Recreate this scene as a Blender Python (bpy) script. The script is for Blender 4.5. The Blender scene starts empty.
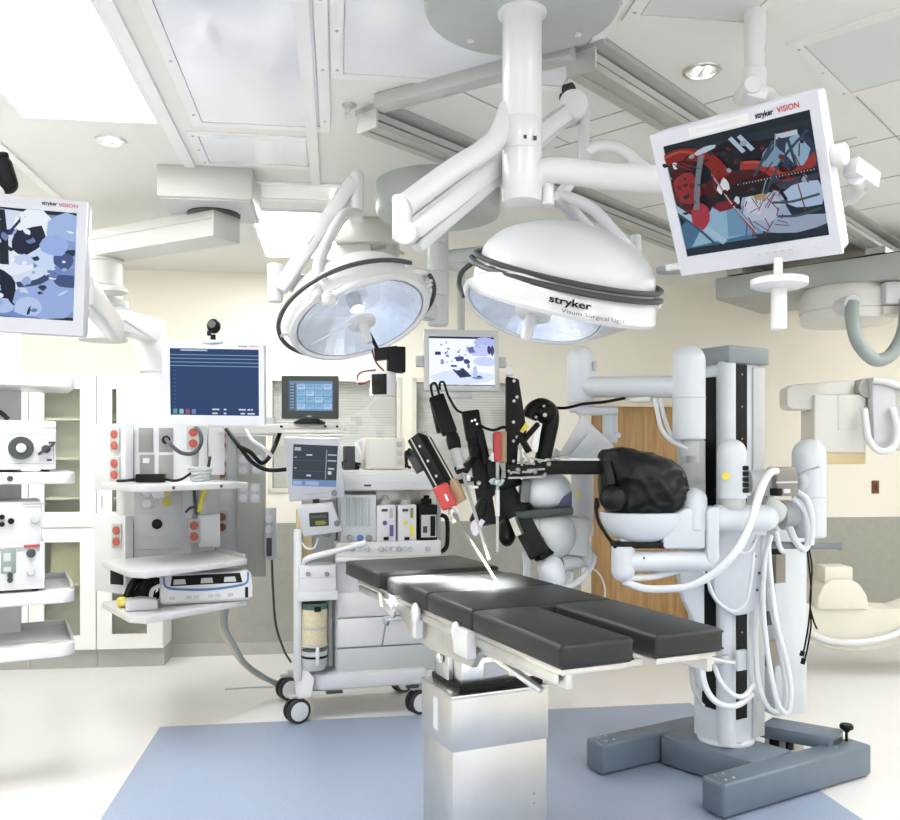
import bpy, bmesh, math, random
from mathutils import Vector, Matrix, noise
random.seed(7)
PI = math.pi
V = Vector
sc = bpy.context.scene
COL = sc.collection
# ------------------------------------------------------------------ camera
F, CU, CV, EYE = 850.0, 450.0, 455.0, 1.6
cam = bpy.data.cameras.new('camera'); co = bpy.data.objects.new('camera', cam); COL.objects.link(co)
co.location = (0, 0, EYE); co.rotation_euler = (PI/2, 0, 0)
cam.sensor_fit = 'HORIZONTAL'; cam.sensor_width = 36; cam.lens = 36*F/900; cam.shift_y = 45/900
cam.clip_start = 0.05; cam.clip_end = 60
sc.camera = co
CEIL = 3.06

def P(u, v, Y):                      # a point at distance Y, from a measurement on the photograph
    return V(((u-CU)/F*Y, Y, EYE-(v-CV)/F*Y))
def CP(u, v):                        # a point on the ceiling
    Y = (CEIL-EYE)*F/(CV-v); return V(((u-CU)/F*Y, Y, CEIL))
def FLP(u, v):
    Y = EYE*F/(v-CV); return V(((u-CU)/F*Y, Y, 0))

def frame(loc, yaw=0, x=None, up=None):
    if x is None:
        return Matrix.Translation(loc) @ Matrix.Rotation(yaw, 4, 'Z')
    x = V(x).normalized(); up = V(up); up = (up - x*up.dot(x)).normalized(); y = up.cross(x)
    m = Matrix((x, y, up)).transposed().to_4x4(); m.translation = V(loc); return m
def px(Fm, u, v, y=0.0):             # where the sight line meets the plane local y = const of a frame
    inv = Fm.inverted(); o = inv @ V((0, 0, EYE)); d = inv.to_3x3() @ V(((u-CU)/F, 1, -(v-CV)/F))
    t = (y-o.y)/d.y; p = o+d*t; return p
def pz(Fm, u, v, z):                 # the same for a plane local z = const
    inv = Fm.inverted(); o = inv @ V((0, 0, EYE)); d = inv.to_3x3() @ V(((u-CU)/F, 1, -(v-CV)/F))
    t = (z-o.z)/d.z; return o+d*t

# ------------------------------------------------------------------ materials
MATS = {}
def mat(name, col, rough=0.5, metal=0.0, var=0.04, scale=6.0, emit=None, coat=0.0, bump=0.0, spec=None):
    if name in MATS: return MATS[name]
    m = bpy.data.materials.new(name); m.use_nodes = True; nt = m.node_tree
    b = nt.nodes['Principled BSDF']
    b.inputs['Roughness'].default_value = rough; b.inputs['Metallic'].default_value = metal
    if coat: b.inputs['Coat Weight'].default_value = coat; b.inputs['Coat Roughness'].default_value = 0.08
    if spec is not None: b.inputs['Specular IOR Level'].default_value = spec
    tc = nt.nodes.new('ShaderNodeTexCoord'); n = nt.nodes.new('ShaderNodeTexNoise')
    n.inputs['Scale'].default_value = scale; n.inputs['Detail'].default_value = 3
    nt.links.new(tc.outputs['Object'], n.inputs['Vector'])
    r = nt.nodes.new('ShaderNodeValToRGB')
    r.color_ramp.elements[0].position = 0.3; r.color_ramp.elements[1].position = 0.7
    r.color_ramp.elements[0].color = [c*(1-var) for c in col]+[1]
    r.color_ramp.elements[1].color = [min(1, c*(1+var)) for c in col]+[1]
    nt.links.new(n.outputs['Fac'], r.inputs['Fac']); nt.links.new(r.outputs['Color'], b.inputs['Base Color'])
    if bump:
        bp = nt.nodes.new('ShaderNodeBump'); bp.inputs['Strength'].default_value = bump; bp.inputs['Distance'].default_value = 0.004
        nt.links.new(n.outputs['Fac'], bp.inputs['Height']); nt.links.new(bp.outputs['Normal'], b.inputs['Normal'])
    if emit:
        b.inputs['Emission Color'].default_value = (*emit[0], 1); b.inputs['Emission Strength'].default_value = emit[1]
    MATS[name] = m; return m
WHITE = mat('white_plastic', (.60, .61, .63), .35, 0, .02)
WHITE2 = mat('white_enamel', (.63, .63, .635), .28, 0, .02, coat=.3)
ROBW = mat('cool_white_plastic', (.60, .635, .675), .32, 0, .02, coat=.2)
CREAM = mat('cream_plastic', (.66, .63, .54), .45, 0, .02)
BEIGEW = mat('warm_white_paint', (.68, .68, .63), .4, 0, .02)
GREYP = mat('grey_paint', (.42, .44, .42), .4, 0, .03)
LGREY = mat('light_grey_plastic', (.47, .49, .49), .42, 0, .03)
SHAFT = mat('dull_steel_shaft', (.17, .17, .16), .4, .3, .05)
DGREY = mat('dark_grey_plastic', (.045, .052, .053), .45, 0, .05, spec=.35)
BLACK = mat('black_plastic', (.004, .005, .0045), .45, 0, .1, spec=.2)
RUBBER = mat('black_rubber', (.018, .018, .018), .6, 0, .1)
PAD = mat('charcoal_vinyl', (.015, .0172, .0163), .42, 0, .08, 30, bump=.08, spec=.4)
STEEL = mat('brushed_steel', (.72, .72, .70), .28, 1.0, .05, 14)
STEELM = mat('matt_steel', (.66, .65, .62), .42, 1.0, .06, 5)
ALU = mat('aluminium', (.62, .64, .62), .38, .8, .04)
RAILM = mat('rail_aluminium', (.46, .48, .45), .42, .55, .04)
BLUEG = mat('blue_grey_enamel', (.135, .175, .225), .38, .15, .05, 10)
CAPG = mat('slate_plastic', (.20, .225, .24), .45, 0, .05)
RED = mat('red_plastic', (.42, .038, .036), .4, 0, .06)
OUTRED = mat('red_receptacle', (.40, .075, .055), .45, 0, .06)
BROWN = mat('brown_plastic', (.16, .05, .02), .5, 0, .06)
YELLOW = mat('yellow_plastic', (.72, .62, .08), .5, 0, .04)
PURPLE = mat('purple_plastic', (.12, .07, .25), .5, 0, .04)
BLUE = mat('blue_plastic', (.08, .18, .42), .4, 0, .04)
TAN = mat('tan_plastic', (.62, .50, .28), .5, 0, .06)
TAUPE = mat('taupe_metal', (.24, .22, .19), .4, .3, .05)
GRAN = mat('absorber_granules', (.60, .53, .36), .7, 0, .2, 160)
CABW = mat('cabinet_lacquer', (.84, .84, .82), .35, 0, .015)
WOODT = mat('carton', (.6, .55, .45), .7, 0, .05)
HOSE = mat('grey_hose', (.30, .34, .33), .5, 0, .05)
HOSEW = mat('white_hose', (.68, .70, .72), .42, 0, .03)
HOSEB = mat('beige_hose', (.50, .46, .36), .5, 0, .05)
DRAPE = mat('black_drape_cloth', (.0025, .003, .003), .45, 0, .15, 20, bump=.3, spec=.32)
CEILM = mat('ceiling_paint', (.70, .70, .66), .6, 0, .015, 2)
PANELM = mat('gloss_ceiling_panel', (.72, .74, .78), .08, 0, .02, 2, coat=.25)
PANELB = mat('blue_grey_ceiling_panel', (.60, .62, .605), .3, 0, .02, 2)
STRIPM = mat('ceiling_strip', (.74, .74, .74), .3, 0, .02)
CANOPY = mat('canopy_grey', (.38, .41, .40), .4, 0, .02)
WALLM = mat('wall_paint', (.80, .765, .665), .65, 0, .02, 1.5)
WAINM = mat('wainscot_vinyl', (.33, .335, .29), .45, 0, .04, 20)
DIFF = mat('lit_diffuser', (.9, .9, .9), .5, 0, 0, emit=((.985, .99, 1), 22.0))
LAMPON = mat('lit_lamp', (.9, .9, .9), .5, 0, 0, emit=((1, .97, .92), 6.0))
REFL = mat('lamp_reflector', (.90, .92, .95), .22, .6, .04, 7)

def wood():
    m = bpy.data.materials.new('oak_veneer'); m.use_nodes = True; nt = m.node_tree; b = nt.nodes['Principled BSDF']
    tc = nt.nodes.new('ShaderNodeTexCoord'); mp = nt.nodes.new('ShaderNodeMapping'); mp.inputs['Scale'].default_value = (9, 9, .8)
    n = nt.nodes.new('ShaderNodeTexNoise'); n.inputs['Scale'].default_value = 3.5; n.inputs['Detail'].default_value = 6
    r = nt.nodes.new('ShaderNodeValToRGB'); r.color_ramp.elements[0].color = (.30, .165, .06, 1); r.color_ramp.elements[1].color = (.47, .29, .12, 1)
    r.color_ramp.elements[0].position = .3; r.color_ramp.elements[1].position = .72
    nt.links.new(tc.outputs['Object'], mp.inputs['Vector']); nt.links.new(mp.outputs['Vector'], n.inputs['Vector'])
    nt.links.new(n.outputs['Fac'], r.inputs['Fac']); nt.links.new(r.outputs['Color'], b.inputs['Base Color']); b.inputs['Roughness'].default_value = .45
    return m
WOOD = wood()
def speck(name, c, c2, rough, coat):
    m = bpy.data.materials.new(name); m.use_nodes = True; nt = m.node_tree; b = nt.nodes['Principled BSDF']
    tc = nt.nodes.new('ShaderNodeTexCoord'); n = nt.nodes.new('ShaderNodeTexNoise'); n.inputs['Scale'].default_value = 90; n.inputs['Detail'].default_value = 4
    n2 = nt.nodes.new('ShaderNodeTexNoise'); n2.inputs['Scale'].default_value = 1.3; n2.inputs['Detail'].default_value = 2
    mx = nt.nodes.new('ShaderNodeMath'); mx.operation = 'MULTIPLY_ADD'; mx.inputs[1].default_value = .35; 
    r = nt.nodes.new('ShaderNodeValToRGB'); r.color_ramp.elements[0].position = .4; r.color_ramp.elements[1].position = .95
    r.color_ramp.elements[0].color = (*c, 1); r.color_ramp.elements[1].color = (*c2, 1)
    nt.links.new(tc.outputs['Object'], n.inputs['Vector']); nt.links.new(tc.outputs['Object'], n2.inputs['Vector'])
    nt.links.new(n2.outputs['Fac'], mx.inputs[0]); nt.links.new(n.outputs['Fac'], mx.inputs[2])
    nt.links.new(mx.outputs[0], r.inputs['Fac']); nt.links.new(r.outputs['Color'], b.inputs['Base Color'])
    b.inputs['Roughness'].default_value = rough; b.inputs['Coat Weight'].default_value = coat; b.inputs['Coat Roughness'].default_value = .2
    return m
FLOORM = speck('cream_terrazzo_vinyl', (.72, .705, .685), (.78, .77, .755), .38, .15)
INLAYM = speck('blue_vinyl', (.27, .33, .45), (.34, .40, .52), .38, .15)
def glass(name, tint, fac):
    m = bpy.data.materials.new(name); m.use_nodes = True; nt = m.node_tree; nt.nodes.clear()
    o = nt.nodes.new('ShaderNodeOutputMaterial'); t = nt.nodes.new('ShaderNodeBsdfTransparent'); g = nt.nodes.new('ShaderNodeBsdfGlossy')
    t.inputs['Color'].default_value = (*tint, 1); g.inputs['Roughness'].default_value = .03
    mx = nt.nodes.new('ShaderNodeMixShader'); mx.inputs[0].default_value = fac
    nt.links.new(t.outputs[0], mx.inputs[1]); nt.links.new(g.outputs[0], mx.inputs[2]); nt.links.new(mx.outputs[0], o.inputs['Surface'])
    return m
GLASS = glass('cabinet_glass', (.86, .88, .82), .05)
WGLASS = glass('window_glass', (.98, .985, .98), .05)
LGLASS = glass('lamp_glass', (.95, .97, 1), .06)
def screenmat():
    m = bpy.data.materials.new('lit_screen'); m.use_nodes = True; nt = m.node_tree; b = nt.nodes['Principled BSDF']
    a = nt.nodes.new('ShaderNodeAttribute'); a.attribute_name = 'Col'
    b.inputs['Base Color'].default_value = (.005, .005, .005, 1); b.inputs['Roughness'].default_value = .35; b.inputs['Specular IOR Level'].default_value = .12
    nt.links.new(a.outputs['Color'], b.inputs['Emission Color']); b.inputs['Emission Strength'].default_value = 1.0
    return m
SCREEN = screenmat()

# ------------------------------------------------------------------ mesh builder
FRAMES = {}
def root_of(o):
    while o.parent: o = o.parent
    return o
def rotm(rot):
    if rot is None: return Matrix.Identity(3)
    if isinstance(rot, (int, float)): return Matrix.Rotation(rot, 3, 'Z')
    return rot
def axis_basis(a):
    a = V(a).normalized(); t = V((0, 0, 1)) if abs(a.z) < .95 else V((1, 0, 0))
    x = t.cross(a).normalized(); return x, a.cross(x), a
def smooth_path(pts, k=6):
    pts = [V(p) for p in pts]
    if len(pts) < 3 or k < 2: return pts
    out = []
    for i in range(len(pts)-1):
        p0 = pts[max(i-1, 0)]; p1 = pts[i]; p2 = pts[i+1]; p3 = pts[min(i+2, len(pts)-1)]
        for j in range(k):
            t = j/k
            out.append(.5*((2*p1)+(-p0+p2)*t+(2*p0-5*p1+4*p2-p3)*t*t+(-p0+3*p1-3*p2+p3)*t**3))
    out.append(pts[-1]); return out
class MB:
    def __init__(s, world=False): s.bm = bmesh.new(); s.world = world
    def add(s, verts, faces, bev=0, seg=2):
        if bev:
            t = bmesh.new(); vs = [t.verts.new(v) for v in verts]
            for f in faces: t.faces.new([vs[i] for i in f])
            bmesh.ops.bevel(t, geom=t.edges[:], offset=bev, segments=seg, affect='EDGES', profile=.5, clamp_overlap=True)
            t.verts.index_update(); verts = [v.co.copy() for v in t.verts]; faces = [[v.index for v in f.verts] for f in t.faces]; t.free()
        vs = [s.bm.verts.new(v) for v in verts]
        for f in faces:
            try: s.bm.faces.new([vs[i] for i in f])
            except ValueError: pass
        return s
    def box(s, c, size, rot=None, bev=0, seg=2):
        R = rotm(rot); c = V(c); h = [x/2 for x in size]
        vs = [c+R@V((a*h[0], b*h[1], d*h[2])) for d in (-1, 1) for b in (-1, 1) for a in (-1, 1)]
        return s.add(vs, [(0, 2, 3, 1), (4, 5, 7, 6), (0, 1, 5, 4), (2, 6, 7, 3), (0, 4, 6, 2), (1, 3, 7, 5)], bev, seg)
    def span(s, a, b, bev=0, seg=2):    # axis aligned box from corner to corner
        a, b = V(a), V(b); return s.box((a+b)/2, [abs(x) for x in (b-a)], None, bev, seg)
    def bar(s, a, b, w, h, up=(0, 0, 1), bev=0):   # rectangular bar between two points
        a, b = V(a), V(b); d = (b-a); L = d.length; d.normalize(); up = V(up)
        x = d.cross(up).normalized(); z = x.cross(d)
        R = Matrix((x, d, z)).transposed(); return s.box((a+b)/2, (w, L, h), R, bev)
    def lathe(s, o, ax, prof, n=28, cap0=True, cap1=True):
        o = V(o); x, y, a = axis_basis(ax); vs = []; fs = []
        for (h, r) in prof:
            for i in range(n):
                t = 2*PI*i/n; vs.append(o+a*h+(x*math.cos(t)+y*math.sin(t))*max(r, 1e-4))
        for k in range(len(prof)-1):
            for i in range(n):
                j = (i+1) % n; fs.append((k*n+i, k*n+j, (k+1)*n+j, (k+1)*n+i))
        if cap0: fs.append(tuple(range(n-1, -1, -1)))
        if cap1: fs.append(tuple((len(prof)-1)*n+i for i in range(n)))
        return s.add(vs, fs)
    def cyl(s, a, b, r, r2=None, n=24, bev=0):
        a, b = V(a), V(b); L = (b-a).length; r2 = r if r2 is None else r2
        if bev: pr = [(0, r-bev), (bev, r), (L-bev, r2), (L, r2-bev)]
        else: pr = [(0, r), (L, r2)]
        return s.lathe(a, b-a, pr, n)
    def capsule(s, a, b, r, da=False, db=True, n=28):
        a, b = V(a), V(b); L = (b-a).length; pr = []
        if da: pr += [(r-r*math.cos(t*PI/16), r*math.sin(t*PI/16)) for t in range(0, 9)]
        else: pr += [(0, r-.006), (.006, r)]
        if db: pr += [(L-r+r*math.sin(t*PI/16), r*math.cos(t*PI/16)) for t in range(0, 9)]
        else: pr += [(L-.006, r), (L, r-.006)]
        return s.lathe(a, b-a, pr, n)
    def tube(s, pts, r, n=10, k=6, closed=False):
        pts = smooth_path(pts, k) if not closed else [V(p) for p in pts]
        N = len(pts); vs = []; fs = []; x = None
        for i, p in enumerate(pts):
            if closed: d = pts[(i+1) % N]-pts[i-1]
            else: d = pts[min(i+1, N-1)]-pts[max(i-1, 0)]
            d.normalize()
            if x is None: x, _, _ = axis_basis(d)
            x = (x-d*x.dot(d)).normalized(); y = d.cross(x)
            for j in range(n):
                t = 2*PI*j/n; vs.append(p+(x*math.cos(t)+y*math.sin(t))*r)
        for k_ in range(N if closed else N-1):
            for j in range(n):
                q = (j+1) % n; k2 = (k_+1) % N; fs.append((k_*n+j, k_*n+q, k2*n+q, k2*n+j))
        if not closed: fs += [tuple(range(n-1, -1, -1)), tuple((N-1)*n+j for j in range(n))]
        return s.add(vs, fs)
    def prism(s, plan, z0, z1, bev=0):
        n = len(plan); vs = [V((x, y, z0)) for x, y in plan]+[V((x, y, z1)) for x, y in plan]
        fs = [tuple(range(n-1, -1, -1)), tuple(range(n, 2*n))]+[(i, (i+1) % n, n+(i+1) % n, n+i) for i in range(n)]
        return s.add(vs, fs, bev)
    def extr(s, pts, vec, bev=0):        # extrude a planar polygon of 3-D points along vec
        pts = [V(p) for p in pts]; n = len(pts); vs = pts+[p+V(vec) for p in pts]
        fs = [tuple(range(n-1, -1, -1)), tuple(range(n, 2*n))]+[(i, (i+1) % n, n+(i+1) % n, n+i) for i in range(n)]
        return s.add(vs, fs, bev)
    def loft(s, rings, cap0=True, cap1=True):
        n = len(rings[0]); vs = [V(p) for r in rings for p in r]; fs = []
        for k in range(len(rings)-1):
            for i in range(n):
                j = (i+1) % n; fs.append((k*n+i, k*n+j, (k+1)*n+j, (k+1)*n+i))
        if cap0: fs.append(tuple(range(n-1, -1, -1)))
        if cap1: fs.append(tuple((len(rings)-1)*n+i for i in range(n)))
        return s.add(vs, fs)
    def ell(s, c, rad, rot=None, n=28, m=16):
        R = rotm(rot); c = V(c); rings = []
        for k in range(1, m):
            t = PI*k/m; rings.append([c+R@V((rad[0]*math.sin(t)*math.cos(2*PI*i/n), rad[1]*math.sin(t)*math.sin(2*PI*i/n), -rad[2]*math.cos(t))) for i in range(n)])
        return s.loft(rings)
    def frame_z(s, x0, x1, y0, y1, w, z0, z1):                # rectangular ring in local xy
        s.span((x0, y0, z0), (x1, y0+w, z1)); s.span((x0, y1-w, z0), (x1, y1, z1)); s.span((x0, y0+w, z0), (x0+w, y1-w, z1)); s.span((x1-w, y0+w, z0), (x1, y1-w, z1))
        bmesh.ops.remove_doubles(s.bm, verts=s.bm.verts, dist=1e-5); return s
    def frame_y(s, x0, x1, z0, z1, a0, a1, b0, b1, y0, y1):   # rectangular ring in local xz, hole a0..a1, b0..b1
        for (p, q) in (((x0, z0), (x1, b0)), ((x0, b1), (x1, z1)), ((x0, b0), (a0, b1)), ((a1, b0), (x1, b1))):
            s.span((p[0], y0, p[1]), (q[0], y1, q[1]))
        bmesh.ops.remove_doubles(s.bm, verts=s.bm.verts, dist=1e-5)
        return s
    def build(s, name, m, parent=None, label=None, ang=38):
        bm = s.bm
        if parent is not None and s.world:
            bm.transform(FRAMES[root_of(parent).name].inverted())
        bmesh.ops.recalc_face_normals(bm, faces=bm.faces)
        me = bpy.data.meshes.new(name); bm.to_mesh(me); bm.free()
        for p in me.polygons: p.use_smooth = True
        me.set_sharp_from_angle(angle=math.radians(ang))
        me.materials.append(m)
        o = bpy.data.objects.new(name, me); COL.objects.link(o)
        if parent is not None: o.parent = parent
        else: FRAMES[o.name] = Matrix.Identity(4)
        if label: o['label'] = label
        return o
def W(): return MB(True)
def thing(name, label, cat, M, group=None):
    if not isinstance(M, Matrix): M = Matrix.Translation(V(M))
    o = bpy.data.objects.new(name, None); o.empty_display_size = .1; COL.objects.link(o)
    o.matrix_world = M; FRAMES[o.name] = M.copy()
    o['label'] = label; o['category'] = cat
    if group: o['group'] = group
    return o
def tag(o, label, cat, group=None):
    o['label'] = label; o['category'] = cat
    if group: o['group'] = group
    return o
def recenter(o):                      # move a one-mesh thing's origin to its base
    me = o.data; xs = [v.co for v in me.vertices]
    c = V((sum(v.x for v in xs)/len(xs), sum(v.y for v in xs)/len(xs), min(v.z for v in xs)))
    me.transform(Matrix.Translation(-c)); o.location = c; FRAMES[o.name] = Matrix.Translation(c); return o
def struct(o): o['kind'] = 'structure'; return o
def text_geo(txt, size, bold=0.0):
    cu = bpy.data.curves.new('t', 'FONT'); cu.body = txt; cu.size = size; cu.offset = bold; cu.align_x = 'LEFT'; cu.resolution_u = 3
    ob = bpy.data.objects.new('t', cu); COL.objects.link(ob); dg = bpy.context.evaluated_depsgraph_get()
    me = bpy.data.meshes.new_from_object(ob.evaluated_get(dg)); 
    vs = [v.co.copy() for v in me.vertices]; fs = [tuple(p.vertices) for p in me.polygons]
    bpy.data.objects.remove(ob); bpy.data.curves.remove(cu); bpy.data.meshes.remove(me)
    return vs, fs
def text_front(txt, size, x, z, y, bold=0, width=None):   # lettering on a plane local y = const, facing -y
    vs, fs = text_geo(txt, size, bold); m = MB()
    k = 1 if not width else width/max(v.x for v in vs)
    m.add([V((x+v.x*k, y, z+v.y)) for v in vs], fs); return m

def screen(parent, x0, x1, z0, z1, y, shapes, bg, name='screen'):
    """a lit display: flat picture made of coloured shapes in 0..1 coordinates"""
    me = bpy.data.meshes.new(name); bm = bmesh.new(); cl = bm.loops.layers.float_color.new('Col'); i = 0
    def poly(c, pts):
        nonlocal i
        vs = [bm.verts.new((x0+(x1-x0)*p[0], y-.00012*i, z0+(z1-z0)*p[1])) for p in pts]; i += 1
        f = bm.faces.new(vs)
        if f.normal.y > 0 or (f.calc_center_median() and (f.normal_update() or f.normal.y > 0)): f.normal_flip()
        for l in f.loops: l[cl] = (*c, 1)
    poly(bg, [(0, 0), (1, 0), (1, 1), (0, 1)])
    for sh in shapes: poly(sh[0], [(min(1, max(0, a)), min(1, max(0, b))) for a, b in sh[1]])
    bmesh.ops.triangulate(bm, faces=bm.faces); bm.to_mesh(me); bm.free(); me.materials.append(SCREEN)
    o = bpy.data.objects.new(name, me); COL.objects.link(o); o.parent = parent; return o
def rect(c, x, y, w, h): return (c, [(x, y), (x+w, y), (x+w, y+h), (x, y+h)])
def strip(c, pts, w, k=5):
    ps = smooth_path([V((a, b, 0)) for a, b in pts], k); out = []
    for i in range(len(ps)-1):
        d = (ps[i+1]-ps[i]); 
        if d.length < 1e-6: continue
        n = V((-d.y, d.x, 0)).normalized()*w/2; e = d*.12
        out.append((c, [tuple((ps[i]-n-e)[:2]), tuple((ps[i+1]-n+e)[:2]), tuple((ps[i+1]+n+e)[:2]), tuple((ps[i]+n-e)[:2])]))
    return out
def blob(c, x, y, rx, ry, n=12, j=.12, rot=0, seed=0):
    rr = random.Random(seed+int(x*1000)); pts = []
    for i in range(n):
        t = 2*PI*i/n; k = 1+rr.uniform(-j, j); a, b = rx*k*math.cos(t), ry*k*math.sin(t)
        pts.append((x+a*math.cos(rot)-b*math.sin(rot), y+a*math.sin(rot)+b*math.cos(rot)))
    return (c, pts)
# ================================================================== the setting
YAW = math.radians(7.5)
R0 = frame((-1.76, 6.8, 0), YAW)                       # room frame: x along the back wall, y into it
C_, D_ = V((math.cos(YAW), math.sin(YAW), 0)), V((-math.sin(YAW), math.cos(YAW), 0))
def room(a, b, z=0): return R0 @ V((a, b, z))
XL, XR, YF = -2.15, 6.6, -8.6                           # left wall, right wall and the open end, in room coordinates
def rbox(m, a0, a1, b0, b1, z0, z1, bev=0):
    c = room((a0+a1)/2, (b0+b1)/2, (z0+z1)/2); m.box(c, (a1-a0, b1-b0, z1-z0), YAW, bev); return m
struct(rbox(W(), XL, XR, YF, .2, -.1, 0).build('floor', FLOORM))
struct(rbox(W(), XL, XR, YF, .2, CEIL, CEIL+.1).build('ceiling', CEILM))
# blue inlay in the floor
m = W(); q = [FLP(160, 727), FLP(690, 703), None, None]
dl = (FLP(100, 820)-FLP(160, 727)).normalized(); 
m.prism([(q[0].x, q[0].y), (q[1].x, q[1].y), ((q[1]+dl*4.2).x+.06, (q[1]+dl*4.2).y), ((q[0]+dl*4.2).x, (q[0]+dl*4.2).y)], 0, .0015)
o = m.build('trim_1', INLAYM); struct(o)
# back wall with openings for the two windows and the door
w1a, w1b = px(R0, 268, 400).x, px(R0, 401, 400).x
w2a, w2b = px(R0, 412, 400).x, px(R0, 512, 400).x
wz0, wz1 = px(R0, 330, 492).z, px(R0, 330, 377).z
d1a, d1b, dz = px(R0, 586, 500).x, px(R0, 694, 500).x, px(R0, 640, 402).z
m = W()
for a0, a1, z0, z1 in ((XL, w1a, 0, CEIL), (w1a, w1b, 0, wz0), (w1a, w1b, wz1, CEIL), (w1b, w2a, 0, CEIL), (w2a, w2b, 0, wz0), (w2a, w2b, wz1, CEIL),
                       (w2b, d1a, 0, CEIL), (d1a, d1b, dz, CEIL), (d1b, XR, 0, CEIL)):
    rbox(m, a0, a1, 0, .14, z0, z1)
struct(m.build('wall_back', WALLM))
struct(rbox(W(), XL-.14, XL, YF, .14, 0, CEIL).build('wall_left', WALLM))
struct(rbox(W(), XR, XR+.14, YF, .14, 0, CEIL).build('wall_right', WALLM))
WZ = px(R0, 860, 517).z
m = W()
rbox(m, XL, d1a-.06, -.012, 0, .1, WZ); rbox(m, d1b+.06, XR, -.012, 0, .1, WZ); o = m.build('trim_2', WAINM); struct(o)
m = W(); rbox(m, XL, d1a-.06, -.018, 0, 0, .1); rbox(m, d1b+.06, XR, -.018, 0, 0, .1); o = m.build('baseboard_back', mat('baseboard_vinyl', (.42, .42, .38), .5)); struct(o)
# door
m = W(); rbox(m, d1a+.04, d1b-.04, .03, .075, .005, dz-.04, .003); dr = struct(m.build('door_1', WOOD))
m = W(); rbox(m, d1a-.05, d1a+.04, -.02, .12, 0, dz+.05); rbox(m, d1b-.04, d1b+.05, -.02, .12, 0, dz+.05); rbox(m, d1a-.05, d1b+.05, -.02, .12, dz-.04, dz+.05); m.build('door_frame', mat('door_frame_paint', (.62, .57, .46), .5), dr)
m = W(); p = room(d1b-.12, .03, 1.0); m.cyl(p, p-D_*.05, .012); m.bar(p-D_*.05, p-D_*.05-C_*.11, .018, .018); m.build('door_handle', STEEL, dr)
# windows with venetian blinds
SLAT = mat('blind_slat', (.74, .735, .70), .4, .0, .03)
for k, (a0, a1) in enumerate(((w1a, w1b), (w2a, w2b))):
    m = W()
    for s0, s1, z0, z1 in ((a0, a0+.035, wz0, wz1), (a1-.035, a1, wz0, wz1), (a0, a1, wz0, wz0+.035), (a0, a1, wz1-.035, wz1)):
        rbox(m, s0, s1, -.015, .12, z0, z1)
    wn = struct(m.build('window_%d' % (k+1), mat('window_frame_paint', (.66, .64, .56), .45)))
    rbox(W(), a0+.03, a1-.03, .05, .054, wz0+.03, wz1-.03).build('pane', WGLASS, wn)
    bl = W(); n = int((wz1-wz0-.08)/.022)
    for i in range(n):
        z = wz0+.05+i*.022
        bl.box(room((a0+a1)/2, .085, z), (a1-a0-.08, .022, .0012), Matrix.Rotation(YAW, 3, 'Z') @ Matrix.Rotation(math.radians(52), 3, 'X'))
    bl.build('blind', SLAT, wn)
    rbox(W(), a0, a1, .125, .14, wz0, wz1).build('back_panel', mat('blind_backing', (.75, .75, .72), .6), wn)

# ceiling: seams and panels. S = a grid parallel to the room, Q = a grid parallel to the rails
QY = math.radians(-42)
def cquad(name, pix, th, mtl, label=None, cat=None, inset=None):
    pts = [CP(*p) for p in pix]; m = W(); m.prism([(p.x, p.y) for p in pts], CEIL-th, CEIL)
    return m.build(name, mtl)
def ceil_rect(p0, yaw, w, l):        # corner p0, w along x', l along y'
    c, s = math.cos(yaw), math.sin(yaw); x = V((c, s, 0)); y = V((-s, c, 0))
    return [p0, p0+x*w, p0+x*w+y*l, p0+y*l], x, y
def access_panel(p0, yaw, w, l, label, mtl, fr=.045):
    pts, x, y = ceil_rect(V(p0), yaw, w, l); c = (pts[0]+pts[2])/2
    t = thing('access_panel', label, 'ceiling panel', frame((c.x, c.y, CEIL), yaw), 'ceiling access panels')
    m = MB(); h, g = w/2, l/2
    m.frame_z(-h, h, -g, g, fr, -.008, -.0002)
    m.build('frame', STRIPM if mtl is PANELM else CEILM, t)
    MB().span((-h+fr+.004, -g+fr+.004, -.006), (h-fr-.004, g-fr-.004, -.0002)).build('panel_face', mtl, t)
    for a in (-1, 1):
        for b in (-.8, 0, .8):
            MB().cyl((a*(h-fr/2), b*g, -.0078), (a*(h-fr/2), b*g, -.0105), .006, n=8).build('screw', GREYP, t)
    return t
def at_room_ceiling(u, v): 
    p = CP(u, v); return p
pA = CP(197, 162)
access_panel(CP(193, 124)-D_*1.25, YAW, .60, 1.25, 'long glossy white ceiling panel right of the big light panel', PANELM)
access_panel(CP(202, 165)-D_*.0-D_*.46, YAW, .58, .44, 'short glossy ceiling panel between the boom mount and the lamp arms', PANELM)
access_panel(CP(322, 76)-D_*.75+C_*.035, YAW, .95, .75, 'wide glossy bluish ceiling panel left of the round canopy', PANELM)
access_panel(CP(252, 200)-D_*.36+V((.02, 0, 0)), YAW, .52, .34, 'glossy ceiling panel right beside the square boom mount', PANELM)
access_panel(CP(843, 98)-V((math.sin(-QY), math.cos(QY), 0))*.62, QY, .62, .62, 'bluish ceiling panel with screws above the tilted monitor', PANELB)
access_panel(CP(752, 28)-D_*.60-C_*.46, YAW, .46, .60, 'bluish ceiling panel beside the round canopy and the downlight', PANELB)
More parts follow.
